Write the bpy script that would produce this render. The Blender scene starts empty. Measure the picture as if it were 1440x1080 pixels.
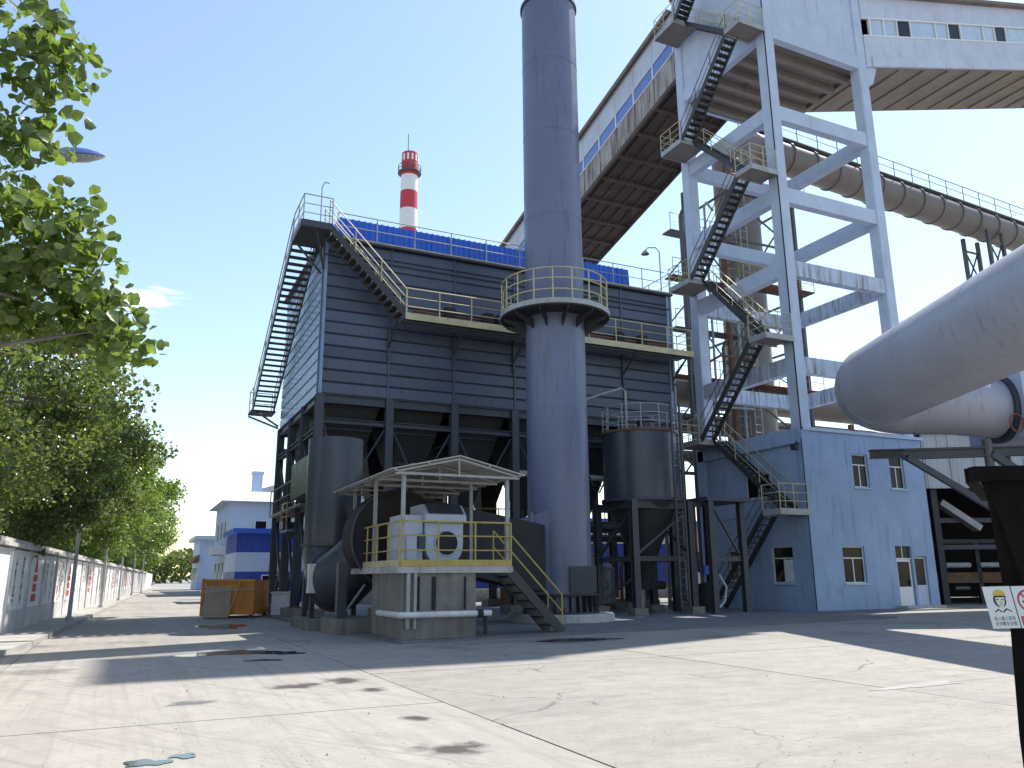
import bpy, math, random
import numpy as np
from mathutils import Vector, Matrix, Euler
random.seed(7)
RNG = np.random.default_rng(7)
SC = bpy.context.scene
COL = SC.collection

# ------------------------------------------------------------------ camera
YAW, PITCH, ROLL = math.radians(25.5), math.radians(13.55), math.radians(0.45)
SY, CY = math.sin(YAW), math.cos(YAW)
FWD = Vector((SY, CY, 0)); RIGHT = Vector((CY, -SY, 0)); ZUP = Vector((0, 0, 1))
_fw = FWD * math.cos(PITCH) + ZUP * math.sin(PITCH)
_up = -FWD * math.sin(PITCH) + ZUP * math.cos(PITCH)
_cx = RIGHT * math.cos(ROLL) - _up * math.sin(ROLL)
_cy = RIGHT * math.sin(ROLL) + _up * math.cos(ROLL)
cam_data = bpy.data.cameras.new('camera')
cam_data.lens = 28.0; cam_data.sensor_width = 36.0; cam_data.clip_start = 0.05; cam_data.clip_end = 6000
cam = bpy.data.objects.new('camera', cam_data); COL.objects.link(cam)
m = Matrix((( _cx.x, _cy.x, -_fw.x, 0), (_cx.y, _cy.y, -_fw.y, 0), (_cx.z, _cy.z, -_fw.z, 1.5), (0, 0, 0, 1)))
cam.matrix_world = m
SC.camera = cam

# ------------------------------------------------------------------ light and sky
SUN_EL = math.radians(55.5)
SUN_DIR = Vector((math.cos(math.radians(18.8)) * math.cos(SUN_EL), math.sin(math.radians(18.8)) * math.cos(SUN_EL), math.sin(SUN_EL)))
sun_data = bpy.data.lights.new('sun', 'SUN'); sun_data.energy = 5.0; sun_data.angle = math.radians(0.55); sun_data.color = (1.0, 0.955, 0.88)
sun = bpy.data.objects.new('sun', sun_data); COL.objects.link(sun)
sun.rotation_euler = (-SUN_DIR).to_track_quat('-Z', 'Y').to_euler(); sun.location = (60, 20, 80)
world = bpy.data.worlds.new('World'); SC.world = world; world.use_nodes = True
wn = world.node_tree; wn.nodes.clear()
sky = wn.nodes.new('ShaderNodeTexSky'); sky.sky_type = 'NISHITA'; sky.sun_disc = False
sky.sun_elevation = SUN_EL; sky.sun_rotation = math.atan2(SUN_DIR.x, SUN_DIR.y)
sky.altitude = 50; sky.air_density = 1.35; sky.dust_density = 0.45; sky.ozone_density = 0.35
bg = wn.nodes.new('ShaderNodeBackground'); bg.inputs['Strength'].default_value = 0.14
wo = wn.nodes.new('ShaderNodeOutputWorld')
# one small wispy cloud low over the trees
tc = wn.nodes.new('ShaderNodeTexCoord')
def wmath(op, a, b=None, c=None):
    n = wn.nodes.new('ShaderNodeMath'); n.operation = op
    for i, x in enumerate((a, b, c)):
        if x is None: continue
        if isinstance(x, (int, float)): n.inputs[i].default_value = x
        else: wn.links.new(x, n.inputs[i])
    return n.outputs[0]
def wdot(vec):
    n = wn.nodes.new('ShaderNodeVectorMath'); n.operation = 'DOT_PRODUCT'
    wn.links.new(tc.outputs['Generated'], n.inputs[0]); n.inputs[1].default_value = vec
    return n.outputs['Value']
def view_dir(px, py):
    d = _cx * (px - 720) + _cy * (540 - py) + _fw * 1120
    return d.normalized()
cdir = view_dir(178, 424); cu = view_dir(300, 424) - view_dir(60, 424); cu.normalize(); cv = cdir.cross(cu).normalized()
du = wmath('DIVIDE', wdot(cu), 1.0); dv = wmath('DIVIDE', wdot(cv), 1.0)
du = wmath('DIVIDE', wmath('SUBTRACT', du, cdir.dot(cu)), 0.058); dv = wmath('DIVIDE', dv, 0.021)
rr = wmath('SQRT', wmath('ADD', wmath('MULTIPLY', du, du), wmath('MULTIPLY', dv, dv)))
mpn = wn.nodes.new('ShaderNodeMapping'); mpn.inputs['Scale'].default_value = (17, 17, 95)
wn.links.new(tc.outputs['Generated'], mpn.inputs['Vector'])
nz = wn.nodes.new('ShaderNodeTexNoise'); nz.inputs['Scale'].default_value = 1.0; nz.inputs['Detail'].default_value = 6; nz.inputs['Roughness'].default_value = 0.6
wn.links.new(mpn.outputs[0], nz.inputs['Vector'])
cl = wmath('SUBTRACT', wmath('MULTIPLY_ADD', nz.outputs['Fac'], 3.0, -0.55), rr)
fr = wmath('GREATER_THAN', wdot(cdir), 0.5)
clm = wn.nodes.new('ShaderNodeMapRange'); clm.inputs['From Min'].default_value = 0.0; clm.inputs['From Max'].default_value = 1.0; clm.interpolation_type = 'SMOOTHSTEP'
wn.links.new(wmath('MULTIPLY', cl, fr), clm.inputs['Value'])
mixc = wn.nodes.new('ShaderNodeMix'); mixc.data_type = 'RGBA'
mixc.inputs['B'].default_value = (7.5, 7.7, 7.9, 1)
wn.links.new(clm.outputs[0], mixc.inputs['Factor']); wn.links.new(sky.outputs[0], mixc.inputs['A'])
wn.links.new(mixc.outputs['Result'], bg.inputs['Color']); wn.links.new(bg.outputs[0], wo.inputs['Surface'])
SC.view_settings.view_transform = 'Standard'; SC.view_settings.look = 'None'
SC.view_settings.exposure = 0.70; SC.view_settings.gamma = 1.0
SC.cycles.use_adaptive_sampling = True
SC.cycles.max_bounces = 6; SC.cycles.diffuse_bounces = 3; SC.cycles.glossy_bounces = 3; SC.cycles.transparent_max_bounces = 8

# ------------------------------------------------------------------ materials
def pmat(name, col, rough=0.7, metal=0.0, var=0.18, nscale=0.9, col2=None, streak=0.0, spot=0.0, bump=0.0, bscale=25.0, wave=None, objrand=0.0, spec=0.5, tint=None, alpha=1.0, transl=0.0):
    """col: base colour. col2: colour of streaks or blotches (rust, soot, dirt) whose share is streak / spot."""
    mt = bpy.data.materials.new(name); mt.use_nodes = True
    nt = mt.node_tree; N = nt.nodes; L = nt.links
    b = N['Principled BSDF']
    b.inputs['Roughness'].default_value = rough; b.inputs['Metallic'].default_value = metal
    b.inputs['Specular IOR Level'].default_value = spec
    geo = N.new('ShaderNodeNewGeometry')
    def noise(scale, vecscale=(1, 1, 1), detail=5, rgh=0.6):
        mp = N.new('ShaderNodeMapping'); mp.inputs['Scale'].default_value = vecscale
        L.new(geo.outputs['Position'], mp.inputs['Vector'])
        n = N.new('ShaderNodeTexNoise'); n.inputs['Scale'].default_value = scale; n.inputs['Detail'].default_value = detail; n.inputs['Roughness'].default_value = rgh
        L.new(mp.outputs[0], n.inputs['Vector']); return n.outputs['Fac']
    def mix(fac, a, bcol, mode='MIX'):
        mx = N.new('ShaderNodeMix'); mx.data_type = 'RGBA'; mx.blend_type = mode
        for key, val in (('Factor', fac), ('A', a), ('B', bcol)):
            if isinstance(val, (int, float)): mx.inputs[key].default_value = val
            elif isinstance(val, tuple): mx.inputs[key].default_value = (val[0], val[1], val[2], 1)
            else: L.new(val, mx.inputs[key])
        return mx.outputs['Result']
    def rng(v, a, c, lo=0.0, hi=1.0):
        r = N.new('ShaderNodeMapRange'); r.inputs['From Min'].default_value = a; r.inputs['From Max'].default_value = c
        r.inputs['To Min'].default_value = lo; r.inputs['To Max'].default_value = hi
        L.new(v, r.inputs['Value']); return r.outputs[0]
    lo = tuple(c * (1 - var) for c in col); hi = tuple(min(1, c * (1 + var)) for c in col)
    c = mix(rng(noise(nscale), 0.3, 0.7), lo, hi)
    c = mix(rng(noise(nscale * 9, detail=3), 0.3, 0.75, 0.0, 0.55 * var * 3), c, tuple(x * 0.55 for x in col))
    if col2 and streak > 0:
        f = rng(noise(2.6, (1.6, 1.6, 0.16)), 0.62 - 0.25 * streak, 0.80 - 0.2 * streak, 0, min(1, 0.45 + streak))
        c = mix(f, c, col2)
    if col2 and spot > 0:
        f = rng(noise(0.7, detail=8, rgh=0.7), 0.66 - 0.25 * spot, 0.78 - 0.2 * spot, 0, 0.85)
        c = mix(f, c, col2)
    if objrand > 0:
        oi = N.new('ShaderNodeObjectInfo')
        c = mix(1.0, c, mix(oi.outputs['Random'], (1 - objrand,) * 3, (1 + objrand,) * 3), 'MULTIPLY')
    L.new(c, b.inputs['Base Color'])
    L.new(rng(noise(nscale * 4), 0.25, 0.8, max(0.03, rough - 0.12), min(1, rough + 0.12)), b.inputs['Roughness'])
    if bump > 0 or wave:
        bm = N.new('ShaderNodeBump'); bm.inputs['Strength'].default_value = bump if bump > 0 else 0.4
        if wave:
            wv = N.new('ShaderNodeTexWave'); wv.wave_type = 'BANDS'; wv.bands_direction = wave[0]; wv.inputs['Scale'].default_value = wave[1]
            L.new(geo.outputs['Position'], wv.inputs['Vector']); bm.inputs['Distance'].default_value = wave[2]
            L.new(wv.outputs['Fac'], bm.inputs['Height'])
        else:
            bm.inputs['Distance'].default_value = 0.02
            L.new(noise(bscale, detail=4), bm.inputs['Height'])
        L.new(bm.outputs[0], b.inputs['Normal'])
    if transl > 0:
        tr = N.new('ShaderNodeBsdfTranslucent'); ms = N.new('ShaderNodeMixShader'); ms.inputs[0].default_value = transl
        L.new(mix(1.0, c, (1.25, 1.35, 0.55), 'MULTIPLY'), tr.inputs['Color'])
        L.new(b.outputs[0], ms.inputs[1]); L.new(tr.outputs[0], ms.inputs[2]); L.new(ms.outputs[0], N['Material Output'].inputs['Surface'])
    return mt

def ground_material(name, base, dark, left):
    mt = bpy.data.materials.new(name); mt.use_nodes = True
    nt = mt.node_tree; N = nt.nodes; L = nt.links; b = N['Principled BSDF']
    geo = N.new('ShaderNodeNewGeometry')
    def noise(scale, vs=(1, 1, 1), detail=6, rgh=0.6, dist=0.0, rot=0.0):
        mp = N.new('ShaderNodeMapping'); mp.inputs['Scale'].default_value = vs; mp.vector_type = 'TEXTURE' if rot else 'POINT'; mp.inputs['Rotation'].default_value[2] = rot
        if rot: mp.inputs['Scale'].default_value = tuple(1 / x for x in vs)
        L.new(geo.outputs['Position'], mp.inputs['Vector'])
        n = N.new('ShaderNodeTexNoise'); n.inputs['Scale'].default_value = scale; n.inputs['Detail'].default_value = detail; n.inputs['Roughness'].default_value = rgh; n.inputs['Distortion'].default_value = dist
        L.new(mp.outputs[0], n.inputs['Vector']); return n.outputs['Fac']
    def mth(op, a, c=None):
        n = N.new('ShaderNodeMath'); n.operation = op
        for i, x in enumerate((a, c)):
            if x is None: continue
            if isinstance(x, (int, float)): n.inputs[i].default_value = x
            else: L.new(x, n.inputs[i])
        return n.outputs[0]
    def rng(v, a, c, lo=0.0, hi=1.0):
        r = N.new('ShaderNodeMapRange'); r.inputs['From Min'].default_value = a; r.inputs['From Max'].default_value = c
        r.inputs['To Min'].default_value = lo; r.inputs['To Max'].default_value = hi
        L.new(v, r.inputs['Value']); return r.outputs[0]
    def mix(fac, a, bc, mode='MIX'):
        mx = N.new('ShaderNodeMix'); mx.data_type = 'RGBA'; mx.blend_type = mode
        for key, val in (('Factor', fac), ('A', a), ('B', bc)):
            if isinstance(val, (int, float)): mx.inputs[key].default_value = val
            elif isinstance(val, tuple): mx.inputs[key].default_value = (val[0], val[1], val[2], 1)
            else: L.new(val, mx.inputs[key])
        return mx.outputs['Result']
    c = mix(rng(noise(0.35), 0.3, 0.7), base, tuple(x * 0.82 for x in base))
    c = mix(rng(noise(2.3, detail=9, rgh=0.76), 0.42, 0.70, 0, 0.55), c, dark)
    c = mix(rng(noise(9.0, detail=6, rgh=0.7), 0.55, 0.72, 0, 0.45), c, tuple(x * 0.8 for x in dark))
    if left:      # faint tyre tracks that bend along the road
        c = mix(rng(noise(1.0, (2.4, 0.10, 1), detail=5, dist=0.6), 0.50, 0.66, 0, 0.5), c, dark)
        c = mix(rng(noise(1.0, (9.0, 0.25, 1), detail=3, dist=0.4), 0.53, 0.68, 0, 0.38), c, tuple(x * 0.8 for x in dark))
        c = mix(rng(noise(1.0, (5.5, 0.16, 1), detail=4, dist=0.35, rot=math.radians(24)), 0.54, 0.66, 0, 0.5), c, dark)
        c = mix(rng(noise(1.0, (11.0, 0.3, 1), detail=3, dist=0.3, rot=math.radians(31)), 0.57, 0.66, 0, 0.45), c, tuple(x * 0.75 for x in dark))
    else:         # scuffed, coarse surface with hairline cracks
        c = mix(rng(noise(1.0, (0.5, 2.2, 1), detail=9, rgh=0.78), 0.50, 0.68, 0, 0.7), c, dark)
        c = mix(rng(noise(1.0, (1.6, 5.5, 1), detail=9, rgh=0.8), 0.56, 0.70, 0, 0.55), c, tuple(x * 0.7 for x in dark))
        vo = N.new('ShaderNodeTexVoronoi'); vo.feature = 'DISTANCE_TO_EDGE'; vo.inputs['Scale'].default_value = 0.28
        mp = N.new('ShaderNodeMapping'); L.new(geo.outputs['Position'], mp.inputs['Vector'])
        nn = N.new('ShaderNodeTexNoise'); nn.inputs['Scale'].default_value = 1.3; nn.inputs['Detail'].default_value = 6
        L.new(geo.outputs['Position'], nn.inputs['Vector'])
        va = N.new('ShaderNodeVectorMath'); va.operation = 'MULTIPLY_ADD'; va.inputs[1].default_value = (0.9, 0.9, 0)
        L.new(nn.outputs['Color'], va.inputs[0]); L.new(mp.outputs[0], va.inputs[2]); L.new(va.outputs[0], vo.inputs['Vector'])
        crack = mth('MULTIPLY', rng(vo.outputs['Distance'], 0.0, 0.006, 1, 0), rng(noise(0.5), 0.42, 0.55))
        c = mix(mth('MULTIPLY', crack, 0.8), c, tuple(x * 0.3 for x in dark))
    c = mix(rng(noise(75, detail=4, rgh=0.7), 0.45, 0.66, 0, 0.5), c, dark)
    spk = rng(noise(38, detail=2), 0.62, 0.72, 0, 0.35)
    c = mix(spk, c, tuple(x * 0.7 for x in dark))
    # old oil and water stains, each with its own outline
    stain = None
    for (su, sv, ru, rv) in STAINS:
        sx = N.new('ShaderNodeSeparateXYZ'); L.new(geo.outputs['Position'], sx.inputs[0])
        dx = mth('DIVIDE', mth('SUBTRACT', sx.outputs[0], su), ru); dy = mth('DIVIDE', mth('SUBTRACT', sx.outputs[1], sv), rv)
        d = mth('SQRT', mth('ADD', mth('MULTIPLY', dx, dx), mth('MULTIPLY', dy, dy)))
        f = rng(mth('SUBTRACT', d, mth('MULTIPLY', noise(4.0, detail=7), 1.9)), -0.55, 0.0, 1, 0)
        stain = f if stain is None else mth('MAXIMUM', stain, f)
    wet_shade = rng(noise(0.42, detail=5), 0.55, 0.66, 0, 0.5)
    sx = N.new('ShaderNodeSeparateXYZ'); L.new(geo.outputs['Position'], sx.inputs[0])
    wet_shade = mth('MULTIPLY', wet_shade, rng(sx.outputs[1], 14.2, 16.0)) if True else wet_shade  # damp patches that also paint shade into the concrete towards the plant
    c = mix(wet_shade, c, tuple(x * 0.35 for x in dark))
    c = mix(mth('MULTIPLY', stain, 0.9), c, (0.075, 0.066, 0.06))
    oi = N.new('ShaderNodeObjectInfo')
    c = mix(1.0, c, mix(oi.outputs['Random'], (0.93,) * 3, (1.05,) * 3), 'MULTIPLY')
    L.new(c, b.inputs['Base Color'])
    r = mth('SUBTRACT', 0.86, mth('MULTIPLY', mth('MAXIMUM', stain, wet_shade), 0.5)); L.new(r, b.inputs['Roughness'])
    bm = N.new('ShaderNodeBump'); bm.inputs['Strength'].default_value = 0.35; bm.inputs['Distance'].default_value = 0.012
    L.new(mth('ADD', noise(26, detail=5), noise(3.0, detail=6)), bm.inputs['Height']); L.new(bm.outputs[0], b.inputs['Normal'])
    return mt

STAINS = [(2.8, 7.19, 0.42, 0.34), (3.14, 12.46, 0.36, 0.55), (3.24, 11.28, 0.24, 0.3), (2.36, 12.18, 0.5, 0.4), (3.02, 8.86, 0.2, 0.22), (9.9, 17.3, 1.4, 0.9), (0.9, 11.2, 0.35, 0.25)]
MT = {}
MT['road_left'] = ground_material('pale smooth concrete', (0.365, 0.338, 0.305), (0.225, 0.204, 0.182), True)
MT['yard_right'] = ground_material('scuffed grey concrete', (0.35, 0.323, 0.29), (0.18, 0.162, 0.144), False)
MT['far_ground'] = pmat('far ground', (0.26, 0.245, 0.22), 0.9, var=0.25, nscale=0.06)
MT['pave'] = pmat('pavement concrete', (0.34, 0.325, 0.30), 0.85, var=0.2, nscale=1.2, col2=(0.2, 0.18, 0.15), spot=0.25, bump=0.3)
MT['apron'] = pmat('apron concrete', (0.15, 0.15, 0.158), 0.8, var=0.25, nscale=0.8, col2=(0.12, 0.11, 0.11), spot=0.4, bump=0.3)
MT['water'] = pmat('puddle water', (0.03, 0.035, 0.04), 0.03, var=0.05)
_w = MT['water'].node_tree; _wb = _w.nodes['Principled BSDF']
for _l in list(_wb.inputs['Roughness'].links): _w.links.remove(_l)
_wb.inputs['Roughness'].default_value = 0.09; _wb.inputs['IOR'].default_value = 1.45
MT['dirt'] = pmat('old concrete', (0.215, 0.205, 0.19), 0.88, var=0.25, nscale=1.6, col2=(0.10, 0.09, 0.08), streak=0.35, spot=0.25, bump=0.4)
MT['slab'] = pmat('slab concrete', (0.42, 0.41, 0.41), 0.85, var=0.2, nscale=3, col2=(0.16, 0.14, 0.12), streak=0.3, bump=0.3)
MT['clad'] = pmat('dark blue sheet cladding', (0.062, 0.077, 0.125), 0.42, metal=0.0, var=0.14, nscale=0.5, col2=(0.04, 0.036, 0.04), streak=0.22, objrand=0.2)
MT['clad_sky'] = pmat('side cladding with painted sky sheen', (0.225, 0.315, 0.50), 0.32, metal=0.1, var=0.14, nscale=0.7, col2=(0.05, 0.05, 0.06), streak=0.15, objrand=0.22)  # front sheeting again, with the sky's reflection painted in as paler blue
MT['core'] = pmat('dark inner casing', (0.018, 0.018, 0.022), 0.8)
MT['steel'] = pmat('dark painted steel', (0.044, 0.05, 0.07), 0.5, var=0.2, nscale=1.5, col2=(0.05, 0.03, 0.022), streak=0.25)
MT['hopper'] = pmat('hopper steel', (0.028, 0.029, 0.036), 0.6, var=0.2, col2=(0.07, 0.035, 0.025), spot=0.3)
MT['stack'] = pmat('stack paint', (0.125, 0.145, 0.235), 0.40, var=0.1, nscale=0.4, col2=(0.075, 0.072, 0.09), streak=0.26)
MT['tread'] = pmat('stair steel', (0.045, 0.045, 0.05), 0.6, var=0.25, col2=(0.09, 0.05, 0.03), spot=0.3)
MT['rail'] = pmat('pale yellow rail paint', (0.50, 0.44, 0.27), 0.5, var=0.2, nscale=3, col2=(0.25, 0.14, 0.07), spot=0.2)
MT['rail_y'] = pmat('ochre rail paint', (0.40, 0.315, 0.085), 0.5, var=0.2, nscale=4, col2=(0.2, 0.11, 0.06), spot=0.2)
MT['rail_g'] = pmat('grey rail paint', (0.34, 0.345, 0.35), 0.5, var=0.2, nscale=3, col2=(0.16, 0.09, 0.05), spot=0.25)
MT['rail_d'] = pmat('dark rail paint', (0.09, 0.09, 0.1), 0.55, var=0.2, col2=(0.13, 0.07, 0.04), spot=0.3)
MT['galv'] = pmat('galvanised deck', (0.27, 0.28, 0.29), 0.55, metal=0.3, var=0.2)
MT['blue_sheet'] = pmat('bright blue roof sheet', (0.03, 0.125, 0.60), 0.42, var=0.12, wave=('X', 2.2, 0.04), nscale=0.6)
MT['blue_fence'] = pmat('blue sheet wall', (0.02, 0.055, 0.34), 0.5, var=0.15, wave=('X', 1.6, 0.03))
MT['tower'] = pmat('pale blue weathered paint', (0.46, 0.53, 0.67), 0.75, var=0.09, nscale=1.2, col2=(0.30, 0.26, 0.22), streak=0.16, bump=0.12)
MT['tower_rust'] = pmat('stained pale blue paint', (0.46, 0.53, 0.66), 0.78, var=0.12, nscale=1.2, col2=(0.16, 0.115, 0.085), streak=0.55, bump=0.12)
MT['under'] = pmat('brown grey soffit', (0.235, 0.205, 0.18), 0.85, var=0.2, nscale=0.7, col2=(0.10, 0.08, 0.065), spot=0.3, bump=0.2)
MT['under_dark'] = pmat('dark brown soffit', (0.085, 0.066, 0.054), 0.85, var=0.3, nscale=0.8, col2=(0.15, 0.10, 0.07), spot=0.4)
MT['gallery'] = pmat('pale grey gallery wall', (0.50, 0.545, 0.66), 0.75, var=0.1, nscale=0.8, col2=(0.33, 0.29, 0.27), streak=0.15)
MT['gallery_rust'] = pmat('weathered gallery wall', (0.36, 0.34, 0.34), 0.8, var=0.2, nscale=1.0, col2=(0.14, 0.10, 0.08), streak=0.75)
MT['gallery_roof'] = pmat('rusty roof sheet', (0.2, 0.145, 0.12), 0.8, var=0.3, col2=(0.10, 0.06, 0.045), spot=0.4)
MT['win_blue'] = pmat('blue window glass', (0.12, 0.2, 0.52), 0.12, var=0.15, nscale=2, spec=0.9)
MT['win_pale'] = pmat('pale window glass', (0.42, 0.50, 0.62), 0.15, var=0.12, nscale=1.5, spec=0.8)
MT['glass_dark'] = pmat('dark window glass', (0.014, 0.016, 0.02), 0.12, var=0.2, spec=0.16)
MT['white'] = pmat('white frame paint', (0.72, 0.72, 0.72), 0.5, var=0.08)
MT['blue_wall'] = pmat('faded blue render', (0.31, 0.405, 0.59), 0.85, var=0.13, nscale=0.6, col2=(0.15, 0.185, 0.28), streak=0.3, spot=0.12, bump=0.15)
MT['duct'] = pmat('grey duct paint', (0.36, 0.37, 0.44), 0.40, var=0.09, nscale=0.5, col2=(0.22, 0.18, 0.15), streak=0.2)
MT['duct_brown'] = pmat('brown grey duct', (0.175, 0.16, 0.157), 0.5, var=0.12, nscale=0.6, col2=(0.11, 0.075, 0.06), streak=0.2)
MT['duct_dark'] = pmat('blue grey duct paint', (0.046, 0.055, 0.08), 0.36, var=0.12, nscale=0.7, col2=(0.06, 0.05, 0.045), streak=0.3)
MT['rust'] = pmat('rusty steel', (0.17, 0.085, 0.05), 0.85, var=0.35, nscale=2.2, col2=(0.07, 0.04, 0.03), spot=0.4)
MT['orange'] = pmat('orange bin paint', (0.70, 0.28, 0.06), 0.7, var=0.2, nscale=2, col2=(0.22, 0.1, 0.05), spot=0.45)
MT['brown_plate'] = pmat('brown board', (0.42, 0.33, 0.25), 0.8, var=0.12, nscale=2, col2=(0.18, 0.12, 0.09), spot=0.3)
MT['red'] = pmat('chimney red', (0.50, 0.045, 0.065), 0.7, var=0.08, nscale=0.1)
MT['chim_white'] = pmat('chimney white', (0.75, 0.75, 0.76), 0.7, var=0.05, nscale=0.1)
MT['wall_white'] = pmat('whitewashed wall', (0.76, 0.755, 0.74), 0.85, var=0.05, nscale=1.0, col2=(0.5, 0.48, 0.45), streak=0.12)
MT['wall_grey'] = pmat('grey dado', (0.55, 0.54, 0.53), 0.85, var=0.12, nscale=1.5, col2=(0.25, 0.23, 0.2), streak=0.3)
MT['cap'] = pmat('wall coping', (0.50, 0.48, 0.45), 0.85, var=0.2, col2=(0.2, 0.18, 0.16), streak=0.35)
MT['ink'] = pmat('dark mural paint', (0.08, 0.08, 0.09), 0.8)
MT['mural_red'] = pmat('red mural paint', (0.62, 0.06, 0.05), 0.8)
MT['motor'] = pmat('motor grey paint', (0.44, 0.49, 0.60), 0.5, var=0.08, col2=(0.25, 0.24, 0.24), streak=0.15)
MT['canopy'] = pmat('canopy sheet', (0.42, 0.41, 0.38), 0.65, var=0.15, wave=('X', 1.8, 0.03), col2=(0.25, 0.18, 0.13), streak=0.25)
MT['pipe_white'] = pmat('wrapped white pipe', (0.62, 0.62, 0.64), 0.5, var=0.15, nscale=4)
MT['bark'] = pmat('grey bark', (0.16, 0.14, 0.115), 0.9, var=0.3, nscale=4, bump=0.6, bscale=12)
MT['leaf_a'] = pmat('poplar leaf', (0.185, 0.25, 0.085), 0.26, var=0.7, nscale=9, objrand=0.1, transl=0.5)
MT['leaf_b'] = pmat('dark poplar leaf', (0.165, 0.205, 0.085), 0.25, var=0.7, nscale=4.0, objrand=0.12, transl=0.52)
MT['leaf_c'] = pmat('bright poplar leaf', (0.195, 0.265, 0.085), 0.28, var=0.65, nscale=3, objrand=0.12, transl=0.52)
MT['lamp_blue'] = pmat('lamp hood blue', (0.03, 0.06, 0.25), 0.35)
MT['lamp_grey'] = pmat('lamp grey', (0.42, 0.43, 0.45), 0.5)
MT['lt_blue'] = pmat('light blue facade', (0.42, 0.52, 0.72), 0.8, var=0.06, nscale=0.3)
MT['lt_grey'] = pmat('pale facade', (0.55, 0.57, 0.6), 0.8, var=0.08, nscale=0.3)
MT['grey_sheet'] = pmat('grey corrugated sheet', (0.42, 0.44, 0.45), 0.6, var=0.15, wave=('X', 1.5, 0.03), col2=(0.25, 0.2, 0.17), streak=0.3)
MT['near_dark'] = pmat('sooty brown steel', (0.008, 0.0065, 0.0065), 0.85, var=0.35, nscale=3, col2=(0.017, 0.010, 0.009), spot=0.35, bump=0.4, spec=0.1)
MT['sign_white'] = pmat('sign white', (0.62, 0.64, 0.66), 0.5, var=0.04)
MT['sign_black'] = pmat('sign ink', (0.02, 0.025, 0.03), 0.6)
MT['sign_yellow'] = pmat('sign yellow', (0.55, 0.42, 0.06), 0.55)
MT['sign_red'] = pmat('sign red', (0.45, 0.025, 0.07), 0.55)
MT['skin_print'] = pmat('sign skin print', (0.62, 0.64, 0.58), 0.55)
MT['tyre'] = pmat('tyre rubber', (0.02, 0.02, 0.02), 0.8)
MT['car_white'] = pmat('white car paint', (0.75, 0.75, 0.75), 0.25)
MT['car_grey'] = pmat('grey car paint', (0.35, 0.36, 0.38), 0.25)
MT['copper'] = pmat('red oxide machine', (0.2, 0.07, 0.05), 0.7)

# ------------------------------------------------------------------ mesh helpers
WL = {}          # world location of every object that parents others
def uv_of(right, fwd, z=0.0):
    return Vector((right * CY + fwd * SY, -right * SY + fwd * CY, z))

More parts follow.
